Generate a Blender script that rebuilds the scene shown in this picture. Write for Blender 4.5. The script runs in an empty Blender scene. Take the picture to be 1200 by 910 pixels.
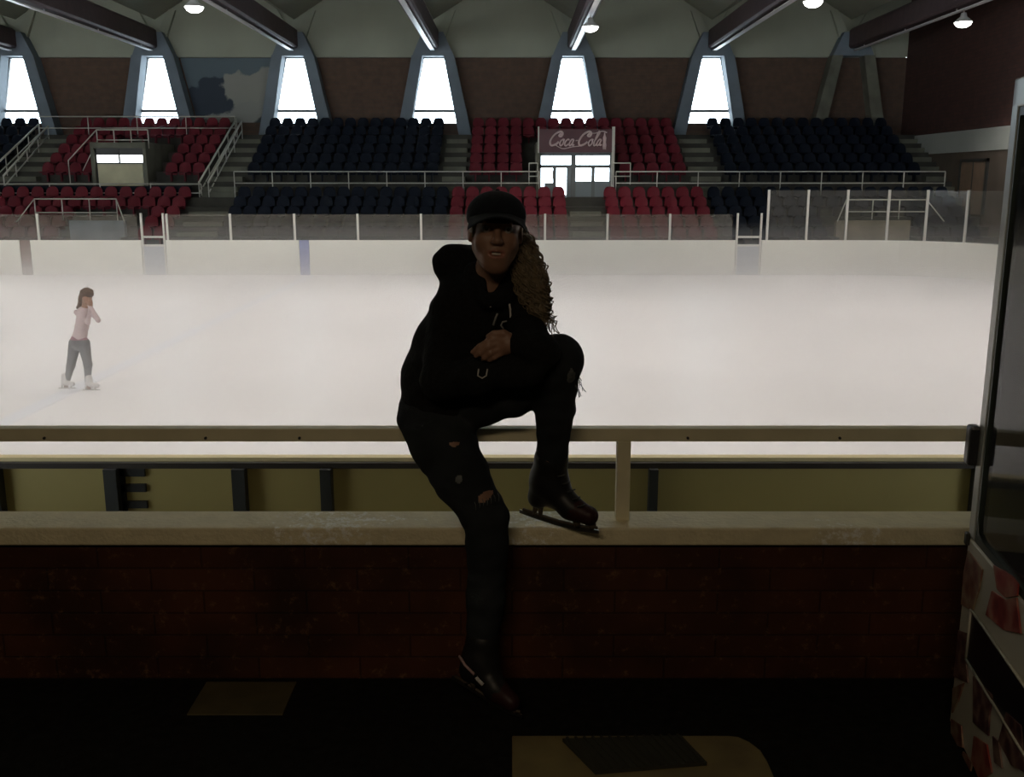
import bpy, bmesh, math, random
import numpy as np
from mathutils import Vector, Matrix
PI = math.pi
S = bpy.context.scene
C = S.collection
random.seed(7)

# ------------------------------------------------------------------ camera
FPX, TILT, CAMZ = 1150.0, math.radians(12.03), 1.5
cam = bpy.data.objects.new('camera', bpy.data.cameras.new('camera')); C.objects.link(cam)
cam.location = (0, 0, CAMZ); cam.rotation_euler = (PI/2 - TILT, 0, 0)
cam.data.sensor_width = 36; cam.data.lens = 36*FPX/1200; cam.data.clip_start = .05; cam.data.clip_end = 400
S.camera = cam
S.view_settings.view_transform = 'Standard'; S.view_settings.look = 'None'
S.view_settings.gamma = 1; S.view_settings.exposure = 0.0; S.view_settings.use_curve_mapping = False
S.cycles.use_denoising = True
S.cycles.max_bounces = 8; S.cycles.diffuse_bounces = 4; S.cycles.glossy_bounces = 3
S.cycles.transmission_bounces = 8; S.cycles.transparent_max_bounces = 24; S.cycles.volume_bounces = 1
S.cycles.sample_clamp_indirect = 4.0

# ------------------------------------------------------------------ daylight outside the windows
W = bpy.data.worlds.new('daylight'); S.world = W; W.use_nodes = True
wn = W.node_tree.nodes; wb = wn['Background']
wb.inputs[0].default_value = (.84, .94, 1.0, 1); wb.inputs[1].default_value = 9.0
WIN_X = [-23.7, -17.05, -10.4, -3.75, 2.9, 9.55]      # window axes = beam axes
def portal(x, y, z, sx, sz):
    d = bpy.data.lights.new('daylight_portal', 'AREA'); d.shape = 'RECTANGLE'; d.size = sx; d.size_y = sz
    d.cycles.is_portal = True
    o = bpy.data.objects.new('daylight_portal', d); C.objects.link(o)
    o.location = (x, y, z); o.rotation_euler = (-PI/2, 0, 0)
for x in WIN_X: portal(x, 49.7, 5.7, 2.3, 3.2)
portal(2.7, 49.7, 2.0, 3.0, 2.2)
# power of one ice-arena lamp (they hang from the roof beams above the ice)
LAMP_W, LAMP_COL, LAMP_SPREAD = 112.0, (1.0, .93, .87), math.radians(110)
LOBBY_FILL_W = 34.0

def pt(px, py, Y):
    a = (px-600)/FPX; b = (455-py)/FPX
    dy = math.cos(TILT) + b*math.sin(TILT); dz = -math.sin(TILT) + b*math.cos(TILT)
    t = Y/dy
    return Vector((a*t, Y, CAMZ + dz*t))
def xat(px, Y, z): return (px-600)/FPX*(Y*math.cos(TILT) + (CAMZ-z)*math.sin(TILT))

# ------------------------------------------------------------------ materials
MATS = {}
def mat(name, col, rough=.6, metal=0, nscale=None, namt=.15, bump=0, col2=None, emit=None, spec=.5, coat=0, detail=4, bscale=None):
    if name in MATS: return MATS[name]
    m = bpy.data.materials.new(name); m.use_nodes = True; MATS[name] = m
    nt = m.node_tree; N = nt.nodes; L = nt.links; p = N['Principled BSDF']
    p.inputs['Base Color'].default_value = (*col, 1); p.inputs['Roughness'].default_value = rough
    p.inputs['Metallic'].default_value = metal; p.inputs['Specular IOR Level'].default_value = spec
    p.inputs['Coat Weight'].default_value = coat
    m.diffuse_color = (*col, 1)
    if nscale:
        tc = N.new('ShaderNodeTexCoord'); nz = N.new('ShaderNodeTexNoise')
        nz.inputs['Scale'].default_value = nscale; nz.inputs['Detail'].default_value = detail
        L.new(tc.outputs['Object'], nz.inputs['Vector'])
        cr = N.new('ShaderNodeValToRGB'); cr.color_ramp.elements[0].position = .3; cr.color_ramp.elements[1].position = .7
        c2 = col2 if col2 else tuple(c*(1-namt*2) for c in col)
        cr.color_ramp.elements[0].color = (*c2, 1); cr.color_ramp.elements[1].color = (*col, 1)
        L.new(nz.outputs['Fac'], cr.inputs[0]); L.new(cr.outputs[0], p.inputs['Base Color'])
        if bump:
            bp = N.new('ShaderNodeBump'); bp.inputs['Strength'].default_value = bump; bp.inputs['Distance'].default_value = .02
            if bscale:
                n2 = N.new('ShaderNodeTexNoise'); n2.inputs['Scale'].default_value = bscale
                L.new(tc.outputs['Object'], n2.inputs['Vector']); L.new(n2.outputs['Fac'], bp.inputs['Height'])
            else: L.new(nz.outputs['Fac'], bp.inputs['Height'])
            L.new(bp.outputs[0], p.inputs['Normal'])
    if emit:
        p.inputs['Emission Color'].default_value = (*emit[0], 1); p.inputs['Emission Strength'].default_value = emit[1]
    return m
def brick(name, c1, c2, mortar, bw, bh, ms=.008, rough=.8, axis='XZ', worn=None):
    m = mat(name, c1, rough); nt = m.node_tree; N = nt.nodes; L = nt.links; p = N['Principled BSDF']
    tc = N.new('ShaderNodeTexCoord'); sp = N.new('ShaderNodeSeparateXYZ'); cb = N.new('ShaderNodeCombineXYZ')
    L.new(tc.outputs['Object'], sp.inputs[0]); L.new(sp.outputs[axis[0]], cb.inputs[0]); L.new(sp.outputs[axis[1]], cb.inputs[1])
    b = N.new('ShaderNodeTexBrick'); b.inputs['Color1'].default_value = (*c1, 1); b.inputs['Color2'].default_value = (*c2, 1)
    b.inputs['Mortar'].default_value = (*mortar, 1); b.inputs['Scale'].default_value = 1
    b.inputs['Brick Width'].default_value = bw; b.inputs['Row Height'].default_value = bh; b.inputs['Mortar Size'].default_value = ms
    L.new(cb.outputs[0], b.inputs['Vector'])
    nz = N.new('ShaderNodeTexNoise'); nz.inputs['Scale'].default_value = 3.5; nz.inputs['Detail'].default_value = 8
    L.new(tc.outputs['Object'], nz.inputs['Vector'])
    mx = N.new('ShaderNodeMix'); mx.data_type = 'RGBA'; mx.blend_type = 'MULTIPLY'; mx.inputs[0].default_value = .8
    cr = N.new('ShaderNodeValToRGB'); cr.color_ramp.elements[0].position = .35; cr.color_ramp.elements[1].position = .65
    cr.color_ramp.elements[0].color = (.8, .78, .78, 1) if not worn else (.4,.35,.35,1); cr.color_ramp.elements[1].color = (1.08, 1.05, 1.02, 1) if not worn else (1.3,1.2,1.1,1)
    L.new(nz.outputs['Fac'], cr.inputs[0]); L.new(b.outputs['Color'], mx.inputs[6]); L.new(cr.outputs[0], mx.inputs[7])
    out = mx.outputs[2]
    if worn:                                                    # scuffs and scratches
        n2 = N.new('ShaderNodeTexNoise'); n2.inputs['Scale'].default_value = 22; n2.inputs['Detail'].default_value = 10; n2.inputs['Roughness'].default_value = .8
        L.new(tc.outputs['Object'], n2.inputs['Vector'])
        c2r = N.new('ShaderNodeValToRGB'); c2r.color_ramp.elements[0].position = .56; c2r.color_ramp.elements[1].position = .70
        L.new(n2.outputs['Fac'], c2r.inputs[0])
        m2 = N.new('ShaderNodeMix'); m2.data_type = 'RGBA'; L.new(c2r.outputs[0], m2.inputs[0]); L.new(out, m2.inputs[6]); m2.inputs[7].default_value = (*worn, 1)
        out = m2.outputs[2]
    L.new(out, p.inputs['Base Color'])
    bp = N.new('ShaderNodeBump'); bp.inputs['Strength'].default_value = .5; bp.inputs['Distance'].default_value = .01
    bp.invert = True; L.new(b.outputs['Fac'], bp.inputs['Height']); L.new(bp.outputs[0], p.inputs['Normal'])
    return m
def glass(name, tint, film=.12, filmcol=(.7, .7, .68), ior=1.3):
    m = bpy.data.materials.new(name); m.use_nodes = True; MATS[name] = m
    nt = m.node_tree; N = nt.nodes; L = nt.links; N.remove(N['Principled BSDF'])
    tr = N.new('ShaderNodeBsdfTransparent'); tr.inputs[0].default_value = (*tint, 1)
    df = N.new('ShaderNodeBsdfDiffuse'); df.inputs[0].default_value = (*filmcol, 1)
    gl = N.new('ShaderNodeBsdfGlossy'); gl.inputs['Roughness'].default_value = .05
    m1 = N.new('ShaderNodeMixShader'); nz = N.new('ShaderNodeTexNoise'); nz.inputs['Scale'].default_value = 1.2
    mr = N.new('ShaderNodeMapRange'); mr.inputs['To Min'].default_value = film*.6; mr.inputs['To Max'].default_value = film*1.4
    tc = N.new('ShaderNodeTexCoord'); L.new(tc.outputs['Object'], nz.inputs['Vector']); L.new(nz.outputs['Fac'], mr.inputs[0])
    L.new(mr.outputs[0], m1.inputs[0]); L.new(tr.outputs[0], m1.inputs[1]); L.new(df.outputs[0], m1.inputs[2])
    fr = N.new('ShaderNodeFresnel'); fr.inputs[0].default_value = ior; m2 = N.new('ShaderNodeMixShader')
    L.new(fr.outputs[0], m2.inputs[0]); L.new(m1.outputs[0], m2.inputs[1]); L.new(gl.outputs[0], m2.inputs[2])
    L.new(m2.outputs[0], N['Material Output'].inputs['Surface'])
    return m

# ------------------------------------------------------------------ mesh helpers
class MB:
    def __init__(s): s.v = []; s.f = []; s.m = []; s.sm = []
    def add(s, vs, fs, mi=0, smooth=False):
        n = len(s.v); s.v += [tuple(v) for v in vs]
        for f in fs: s.f.append([i+n for i in f]); s.m.append(mi); s.sm.append(smooth)
        return s
    def box(s, a, b, mi=0):
        x0, x1 = sorted((a[0], b[0])); y0, y1 = sorted((a[1], b[1])); z0, z1 = sorted((a[2], b[2]))
        return s.add([(x0,y0,z0),(x1,y0,z0),(x1,y1,z0),(x0,y1,z0),(x0,y0,z1),(x1,y0,z1),(x1,y1,z1),(x0,y1,z1)],
              [(0,3,2,1),(4,5,6,7),(0,1,5,4),(1,2,6,5),(2,3,7,6),(3,0,4,7)], mi)
    def prism(s, poly, y0, y1, mi=0):       # polygon in XZ (counter-clockwise from -Y) extruded along Y
        n = len(poly)
        return s.add([(x, y0, z) for x, z in poly] + [(x, y1, z) for x, z in poly],
              [tuple(range(n)), tuple(range(2*n-1, n-1, -1))] + [((i+1) % n, i, n+i, n+(i+1) % n) for i in range(n)], mi)
    def hull8(s, lo, hi, mi=0):             # two quads (4 points each, same order)
        return s.add(list(lo)+list(hi), [(0,3,2,1),(4,5,6,7),(0,1,5,4),(1,2,6,5),(2,3,7,6),(3,0,4,7)], mi)
    def tube(s, pts, r, seg=8, mi=0, smooth=True, cap=True):
        pts = [Vector(p) for p in pts]; n = len(pts); rs = r if isinstance(r, (list, tuple)) else [r]*n
        t0 = (pts[1]-pts[0]).normalized(); up = Vector((0,0,1)) if abs(t0.z) < .9 else Vector((0,1,0))
        nrm = t0.cross(up).normalized(); vs = []
        for i, p in enumerate(pts):
            t = ((pts[min(i+1, n-1)]-pts[max(i-1, 0)])).normalized()
            nrm = (nrm - t*nrm.dot(t)); nrm = nrm.normalized() if nrm.length > 1e-6 else t.orthogonal().normalized()
            bn = t.cross(nrm)
            for k in range(seg):
                a = 2*PI*(k+.5)/seg; vs.append(p + (nrm*math.cos(a) + bn*math.sin(a))*rs[i])
        fs = [(i*seg+k, i*seg+(k+1) % seg, (i+1)*seg+(k+1) % seg, (i+1)*seg+k) for i in range(n-1) for k in range(seg)]
        s.add(vs, fs, mi, smooth)
        if cap:
            s.f.append([len(s.v)-seg*n+k for k in range(seg)][::-1]); s.m.append(mi); s.sm.append(False)
            s.f.append([len(s.v)-seg+k for k in range(seg)]); s.m.append(mi); s.sm.append(False)
        return s
    def sq(s, p, q, w, mi=0):               # square bar between two points
        return s.tube([p, q], w*.7071, 4, mi, False)
    def lathe(s, prof, cx, cy, seg=24, mi=0):
        vs = [(cx+r*math.cos(2*PI*k/seg), cy+r*math.sin(2*PI*k/seg), z) for r, z in prof for k in range(seg)]
        return s.add(vs, [(i*seg+k, i*seg+(k+1) % seg, (i+1)*seg+(k+1) % seg, (i+1)*seg+k) for i in range(len(prof)-1) for k in range(seg)], mi, True)
    def build(s, name, mats, parent=None, bevel=0, origin=None):
        me = bpy.data.meshes.new(name); v = s.v
        org = Vector(origin) if origin is not None else None
        if org is not None: v = [tuple(Vector(p)-org) for p in v]
        me.from_pydata(v, [], s.f); me.update()
        for m in (mats if isinstance(mats, (list, tuple)) else [mats]): me.materials.append(m)
        me.polygons.foreach_set('material_index', s.m); me.polygons.foreach_set('use_smooth', s.sm)
        bm = bmesh.new(); bm.from_mesh(me); bmesh.ops.recalc_face_normals(bm, faces=bm.faces)
        bm.to_mesh(me); bm.free()
        o = bpy.data.objects.new(name, me); C.objects.link(o)
        if org is not None: o.location = org
        if parent is not None:
            o.parent = parent
            if org is None: o.location = -parent.location
        if bevel:
            b = o.modifiers.new('bevel', 'BEVEL'); b.width = bevel; b.segments = 2; b.limit_method = 'ANGLE'
        return o
def relink(o, parent):
    o.parent = parent; o.matrix_parent_inverse = Matrix.Translation(-parent.location)
def tag(o, label=None, cat=None, group=None, kind=None):
    if label: o['label'] = label
    if cat: o['category'] = cat
    if group: o['group'] = group
    if kind: o['kind'] = kind
    return o
def empty(name, loc, label, cat, group=None):
    o = bpy.data.objects.new(name, None); C.objects.link(o); o.location = loc; o.empty_display_size = .1
    return tag(o, label, cat, group)
def struct(o): o['kind'] = 'structure'; return o
ORD = ['first','second','third','fourth','fifth','sixth','seventh','eighth','ninth','tenth','eleventh','twelfth','thirteenth','fourteenth',
       'fifteenth','sixteenth','seventeenth','eighteenth','nineteenth','twentieth','twenty-first','twenty-second','twenty-third','twenty-fourth','twenty-fifth','twenty-sixth','twenty-seventh','twenty-eighth']

M_conc   = mat('grey_concrete', (.17,.17,.13), .85, nscale=1.3, namt=.2, bump=.15)
M_dconc  = mat('dark_concrete', (.13,.13,.10), .9, nscale=1.1, namt=.2, bump=.2)
M_blue   = mat('bluegrey_concrete', (.17,.21,.25), .7, nscale=.9, namt=.12, bump=.1)
M_cream  = mat('cream_plaster', (.34,.355,.28), .9, nscale=.4, namt=.08, bump=.05)
M_floor  = mat('dark_rubber_floor', (.012,.011,.010), .95, nscale=30, namt=.25, bump=.3, spec=.1)
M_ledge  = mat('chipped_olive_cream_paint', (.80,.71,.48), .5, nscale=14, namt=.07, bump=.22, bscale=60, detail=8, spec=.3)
def chips_and_glare(m, col, scale, lo, hi):          # pale spots for paint chips and the glare on them, over the base colour
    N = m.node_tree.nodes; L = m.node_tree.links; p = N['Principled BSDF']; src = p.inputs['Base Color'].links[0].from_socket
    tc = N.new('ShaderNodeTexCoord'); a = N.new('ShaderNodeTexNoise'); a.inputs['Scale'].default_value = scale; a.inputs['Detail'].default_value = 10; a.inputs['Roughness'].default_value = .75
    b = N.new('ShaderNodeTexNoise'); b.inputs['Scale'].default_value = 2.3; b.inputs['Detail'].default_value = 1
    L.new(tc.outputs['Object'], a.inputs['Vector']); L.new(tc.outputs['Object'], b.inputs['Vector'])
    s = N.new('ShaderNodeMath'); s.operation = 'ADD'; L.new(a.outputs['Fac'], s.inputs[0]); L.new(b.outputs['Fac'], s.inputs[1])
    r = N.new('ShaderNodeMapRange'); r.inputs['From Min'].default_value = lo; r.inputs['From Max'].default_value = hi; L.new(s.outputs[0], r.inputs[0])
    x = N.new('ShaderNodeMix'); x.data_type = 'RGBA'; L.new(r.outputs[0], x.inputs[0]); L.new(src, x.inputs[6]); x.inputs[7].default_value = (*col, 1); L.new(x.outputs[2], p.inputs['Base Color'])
chips_and_glare(M_ledge, (.95,.93,.86), 34, 1.17, 1.27)
M_rail   = mat('olive_cream_steel', (.80,.73,.50), .45, nscale=9, namt=.06, bump=.05)
M_ice    = mat('scraped_ice', (.88,.845,.845), .38, nscale=.5, namt=.03, bump=.03, bscale=9, spec=.35)
M_board  = mat('cream_board_plastic', (.80,.78,.70), .5, nscale=.6, namt=.03)
M_oboard = mat('olive_board_panel', (.47,.37,.125), .6, nscale=.8, namt=.07)
M_dark   = mat('dark_steel', (.035,.035,.03), .5)
M_brown  = mat('cap_back_shadow', (.035,.024,.015), .6)
M_ycap   = mat('yellow_cream_cap', (.80,.66,.36), .5)
M_white  = mat('white_painted_steel', (.62,.60,.55), .5)
M_wrail  = mat('dusty_white_rail', (.55,.54,.48), .6)
M_red    = mat('red_seat_plastic', (.135,.006,.016), .55, nscale=1.2, namt=.12, spec=.25)
M_navy   = mat('navy_seat_plastic', (.004,.008,.018), .6, nscale=1.2, namt=.12, spec=.15)
M_bluep  = mat('pale_blue_paint', (.24,.26,.44), .5)
M_redbr  = mat('red_brown_paint', (.20,.14,.115), .6)
M_bright = mat('sky_seen_frost', (.9,.95,1), .3)
M_back   = brick('brown_brick', (.105,.062,.040), (.09,.052,.035), (.085,.060,.045), .5, .16, .012)
M_side   = brick('dark_red_brick', (.085,.038,.028), (.07,.03,.025), (.05,.03,.025), .5, .16, .012, axis='YZ')
M_tile   = brick('dark_red_glazed_tile', (.070,.023,.010), (.054,.017,.008), (.034,.011,.006), .31, .072, .003, rough=.5, worn=(.19,.10,.045))
M_beam   = mat('dark_plum_timber', (.075,.042,.045), .6, nscale=3, namt=.15)
M_shield = glass('scratched_shield', (.90,.91,.90), .12, (.42,.38,.33)); M_shield2 = glass('clear_tall_shield', (.92,.93,.92), .08, (.42,.40,.36), 1.12)
M_pane   = glass('window_glass', (.95,.98,1), .02)
# ================================================================== SETTING
ICE = -1.87; BT = -.63               # ice level, top of the boards
# ---- lobby where the photographer stands
struct(MB().box((-6,-3.5,-.2),(6,2.86,0)).build('floor', M_floor))
struct(MB().box((-6.2,-3.7,-.2),(6.2,-3.5,3.0)).build('wall_rear', M_dconc))
struct(MB().box((-6.2,-3.5,0),(-6,3.05,3.0)).build('wall_lobby_left', M_dconc))
struct(MB().box((6,-3.5,0),(6.2,3.05,3.0)).build('wall_lobby_right', M_dconc))
struct(MB().box((-6.2,-3.7,3.0),(6.2,3.05,3.2)).build('ceiling_lobby', M_dconc))
struct(MB().box((-6,2.765,0),(6,2.88,.44)).build('wall_parapet', M_tile))
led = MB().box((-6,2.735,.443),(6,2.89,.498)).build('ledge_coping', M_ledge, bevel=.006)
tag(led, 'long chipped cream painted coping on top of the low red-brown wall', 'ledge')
# drip of paint under the ledge
# ---- outer shell of the hall
XL, XR, YB = -42.0, 19.0, 49.5
struct(MB().box((XL,-6,ICE-.4),(XR+3,YB+.4,ICE-.25)).build('floor_hall', M_dconc))
struct(MB().box((-42,2.9,ICE-.25),(XR,7.45,ICE)).build('floor_walkway', M_dconc))
struct(MB().box((-42,2.88,ICE-.2),(XR,3.04,-.2)).build('wall_under_lobby', M_dconc))
struct(MB().box((XL-.3,-4,ICE),(XL,YB,12)).build('wall_left', M_back))
struct(MB().box((-42,-4.3,3.2),(XR,-4,12)).build('wall_front', M_dconc))
wr = MB().box((XR,-4,3.5),(XR+.3,YB,12)); struct(wr.build('wall_right', M_side))
struct(MB().box((XR-.03,-4,2.62),(XR+.3,YB,3.5)).build('trim_1', mat('grey_band_plaster', (.42,.44,.40), .8, nscale=.6, namt=.06)))
struct(MB().box((XR+.0,-4,ICE),(XR+.3,YB,2.62)).build('wall_right_lower', mat('brown_plaster', (.13,.10,.075), .85, nscale=.7, namt=.2)))
d1 = struct(MB().box((XR-.06,40.2,.1),(XR+.02,42.4,2.2)).build('door_1', mat('brown_door', (.22,.15,.10), .6, nscale=1.5, namt=.15)))
f = MB(); f.box((XR-.10,40.08,.1),(XR,40.2,2.32)); f.box((XR-.10,42.4,.1),(XR,42.52,2.32)); f.box((XR-.10,40.08,2.2),(XR,42.52,2.32)); f.box((XR-.08,41.27,.1),(XR-.05,41.33,2.2))
f.build('door_frame', M_dark, d1)
# ---- back wall: brick bays between trapezoid windows
ZB, ZT, WB, WT = 4.14, 7.22, 1.18, .52
bw = MB()
edges = []
for x in WIN_X: edges.append(x)
xs = [XL-.1] + WIN_X + [XR+.1]
for i in range(len(xs)-1):
    a, b = xs[i], xs[i+1]
    aL = a+(WB if i else 0); aT = a+(WT if i else 0)
    bL = b-(WB if i < len(xs)-2 else 0); bT = b-(WT if i < len(xs)-2 else 0)
    bw.prism([(aL,ZB),(bL,ZB),(bT,ZT),(aT,ZT)], YB, YB+.3)
# course below the sills, with the tunnel openings left free
for a, b, z0 in ((XL,-17.9,ICE),(-17.9,-15.8,2.7),(-15.8,1.18,ICE),(1.18,4.9,2.7),(4.9,XR,ICE)):
    bw.box((a,YB,z0),(b,YB+.3,ZB))
struct(bw.build('wall_back', M_back))
ga = MB(); ga.box((XL,YB-.04,ZT+.02),(XR,YB+.3,8.95))
V_Z, R_Z, HP = 8.95, 11.0, 3.325
vx = [-43.65+6.65*i for i in range(0, 11)]
for x in vx:
    ga.prism([(x-HP, R_Z),(x, V_Z),(x+HP, R_Z),(x+HP,R_Z-.01),(x,V_Z-.01),(x-HP,R_Z-.01)], YB-.03, YB-.02)
ga2 = MB()
for x in vx:
    ga2.prism([(x,V_Z),(x+2*HP,V_Z),(x+HP,R_Z)], YB-.03, YB+.3)
g_ = ga.build('wall_gable', M_cream); struct(g_)
struct(ga2.build('wall_gable_tops', M_cream))
# ---- folded plate roof: valleys over the beams
rf = MB()
for x in vx:
    for s in (-1, 1):
        rf.hull8([(x,-4.3,V_Z),(x+s*HP,-4.3,R_Z),(x+s*HP,YB+.3,R_Z),(x,YB+.3,V_Z)],
                 [(x,-4.3,V_Z+.15),(x+s*HP,-4.3,R_Z+.15),(x+s*HP,YB+.3,R_Z+.15),(x,YB+.3,V_Z+.15)])
struct(rf.build('ceiling', M_cream))
# ---- windows
SIDE = ['far left edge of the photo','second from the left','third from the left','middle left above the navy seats','above the red drink sign','right end above the grey stairs']
for i, x in enumerate(WIN_X):
    w = struct(MB().prism([(x-WB,ZB),(x+WB,ZB),(x+WT,ZT),(x-WT,ZT)], YB+.14, YB+.15).build('window_%d' % (i+1), M_pane))
    fr = MB()
    for (p, q) in (((-WB,ZB),(WB,ZB)),((WB,ZB),(WT,ZT)),((WT,ZT),(-WT,ZT)),((-WT,ZT),(-WB,ZB))):
        fr.sq((x+p[0],YB+.12,p[1]),(x+q[0],YB+.12,q[1]),.08)
    fr.box((x-WB+.12,YB+.02,4.68),(x+WB-.12,YB+.13,4.82))
    fr.build('window_frame', mat('grey_window_frame', (.20,.22,.23), .5), w)
# ---- roof beams and their concrete columns
BNAMES = ['at the far left corner of the photo','running over the leftmost full window','over the window right of the snowy mural','over the navy block, left of the cap',
          'over the red drink sign','over the right-hand window','above the dark brick corner at right']
BX = WIN_X + [16.2]
for i, x in enumerate(BX):
    Y1 = 49.0
    b = MB(); prof = [(-.20,7.56),(.20,7.56),(.27,7.64),(.27,8.36),(.16,8.46),(-.16,8.46),(-.27,8.36),(-.27,7.64)]
    b.prism([(x+p[0],p[1]) for p in prof], 8.0, Y1-.25)
    # rounded nose
    n = len(prof); cxz = (x, 8.0)
    vs = [(x+p[0],Y1-.25,p[1]) for p in prof] + [(x+p[0]*.82,Y1-.07,8.0+(p[1]-8.0)*.85) for p in prof] + [(x+p[0]*.5,Y1,8.0+(p[1]-8.0)*.55) for p in prof]
    b.add(vs, [(k,(k+1)%n,n+(k+1)%n,n+k) for k in range(n)]+[(n+k,n+(k+1)%n,2*n+(k+1)%n,2*n+k) for k in range(n)]+[tuple(range(2*n,3*n))])
    e = empty('roof_beam', (x, 28, 7.56), 'dark plum roof beam ' + BNAMES[i], 'beam', 'roof beams')
    bo = b.build('girder', M_beam, e)
    t = MB(); t.box((x-.10,8.0,7.43),(x+.10,Y1-.4,7.47)); 
    for k in range(9): t.box((x-.02,9+k*4.8,7.46),(x+.02,9.06+k*4.8,7.57))
    t.build('cable_tray', mat('pale_tray', (.66,.66,.68), .35, .0), e)
    c = empty('concrete_column', (x, 49.1, 1.4), 'blue-grey A-shaped concrete column ' + ('framing the window ' + SIDE[i] if i < 6 else 'without a window near the dark corner at right'), 'column', 'A-shaped columns')
    for s in (-1, 1):
        def P2(px, z, w): return [(x+s*px,48.75,z),(x+s*(px+w),48.75,z),(x+s*(px+w),49.5,z),(x+s*px,49.5,z)]
        MB().hull8(P2(1.22,3.4,.62), P2(.50,7.25,.50)).build('leg', M_blue if i < 6 else M_conc, c)
        MB().hull8([(x+s*.05,49.2,8.15),(x+s*.55,49.2,8.05),(x+s*.55,49.5,8.05),(x+s*.05,49.5,8.15)],
                   [(x+s*.75,49.3,9.4),(x+s*1.05,49.3,9.35),(x+s*1.05,49.5,9.35),(x+s*.75,49.5,9.4)]).build('arm', M_cream, c)
    MB().hull8([(x-.98,48.8,7.23),(x+.98,48.8,7.23),(x+.98,49.5,7.23),(x-.98,49.5,7.23)],
               [(x-.5,48.8,8.3),(x+.5,48.8,8.3),(x+.5,49.5,8.3),(x-.5,49.5,8.3)]).build('neck', M_blue, c)
# ---- painted mural between two columns
def mural():
    m = bpy.data.materials.new('mural_paint'); m.use_nodes = True; N = m.node_tree.nodes; L = m.node_tree.links; p = N['Principled BSDF']
    tc = N.new('ShaderNodeTexCoord'); sp = N.new('ShaderNodeSeparateXYZ'); L.new(tc.outputs['Object'], sp.inputs[0])
    nz = N.new('ShaderNodeTexNoise'); nz.inputs['Scale'].default_value = 1.1; nz.inputs['Detail'].default_value = 8; L.new(tc.outputs['Object'], nz.inputs['Vector'])
    def lin(ax_, az_, an, c0):          # ax*X + az*Z + an*noise + c0 > 0 as a soft mask
        def M_(op, a, b=None, c=None):
            q = N.new('ShaderNodeMath'); q.operation = op
            for k, v in enumerate((a, b, c)):
                if v is None: continue
                if isinstance(v, (int, float)): q.inputs[k].default_value = v
                else: L.new(v, q.inputs[k])
            return q.outputs[0]
        v = M_('MULTIPLY_ADD', sp.outputs['X'], ax_, c0); v = M_('MULTIPLY_ADD', sp.outputs['Z'], az_, v); v = M_('MULTIPLY_ADD', nz.outputs['Fac'], an, v)
        q = N.new('ShaderNodeMath'); q.operation = 'MULTIPLY'; q.use_clamp = True; L.new(v, q.inputs[0]); q.inputs[1].default_value = 9; return q.outputs[0]
    def mix(f, a, b):
        q = N.new('ShaderNodeMix'); q.data_type = 'RGBA'; L.new(f, q.inputs[0])
        for k, v in ((6, a), (7, b)):
            if isinstance(v, tuple): q.inputs[k].default_value = (*v, 1)
            else: L.new(v, q.inputs[k])
        return q.outputs[2]
    col = mix(lin(-.75,-.25,1.6,-9.6), (.27,.27,.24), (.030,.042,.060))          # dark crags on the left, snow on the right
    col = mix(lin(.25,-1,1.8,7.45), col, (.25,.255,.235))                       # low snow slope
    col = mix(lin(.95,-1,1.0,15.6), col, (.035,.045,.050))                      # dark pines bottom right
    col = mix(lin(-.22,1,1.6,-10.15), col, (.10,.135,.155))                     # sky
    L.new(col, p.inputs['Base Color']); p.inputs['Roughness'].default_value = .8
    return m
mu = MB().prism([(-15.3,4.2),(-12.2,4.2),(-11.55,7.2),(-15.95,7.2)], YB-.06, YB-.01).build('wall_mural', mural())
tag(mu, 'painted mural of snowy mountains under a blue sky between two windows', 'mural')
# ---- ice, paint line, boards
def arc_pts(xs_, ys_, r, a0, a1, n): return [(xs_+r*math.cos(a0+(a1-a0)*k/n), ys_+r*math.sin(a0+(a1-a0)*k/n)) for k in range(n+1)]
YN, YF, RR = 7.4, 35.4, 4.6
XE, XW = 16.95, -41.0
ic = MB(); outl = [(XW,YN)] + arc_pts(XE-RR, YN+RR, RR, -PI/2, 0, 8) + arc_pts(XE-RR, YF-RR, RR, 0, PI/2, 8) + [(XW,YF)]
ic.add([(x,y,ICE) for x, y in outl] + [(x,y,ICE-.2) for x, y in outl], [tuple(range(len(outl))), tuple(range(2*len(outl)-1, len(outl)-1, -1))] + [(i,(i+1)%len(outl),len(outl)+(i+1)%len(outl),len(outl)+i) for i in range(len(outl))])
ice = ic.build('floor_ice', M_ice); struct(ice)
tag(MB().box((-7.35,YN+.1,ICE+.001),(-7.05,YF-.1,ICE+.004)).build('ice_line', mat('faint_blue_line', (.79,.79,.84), .4)), 'faint blue painted line crossing the ice behind the skater', 'ice line')
def wallstrip(pts, z0, z1, t, mi=0, mb=None, side=1):
    mb = mb or MB(); n = len(pts); L_ = []
    for i, p in enumerate(pts):
        a = Vector(pts[max(i-1,0)]); b = Vector(pts[min(i+1,n-1)]); d = (b-a).normalized(); L_.append(Vector(p)+Vector((d.y,-d.x))*-t*side)
    vs = []
    for z in (z0, z1):
        vs += [(p[0],p[1],z) for p in pts]; vs += [(p.x,p.y,z) for p in L_]
    fs = []
    for i in range(n-1):
        a, b, c, d = i, i+1, n+i+1, n+i; o = 2*n
        fs += [(a,b,b+o,a+o),(c,d,d+o,c+o),(d,c,b,a),(a+o,b+o,c+o,d+o)]
    fs += [(0,n,3*n,2*n),(n-1,3*n-1,4*n-1,2*n-1)]
    return mb.add(vs, fs, mi)
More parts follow.
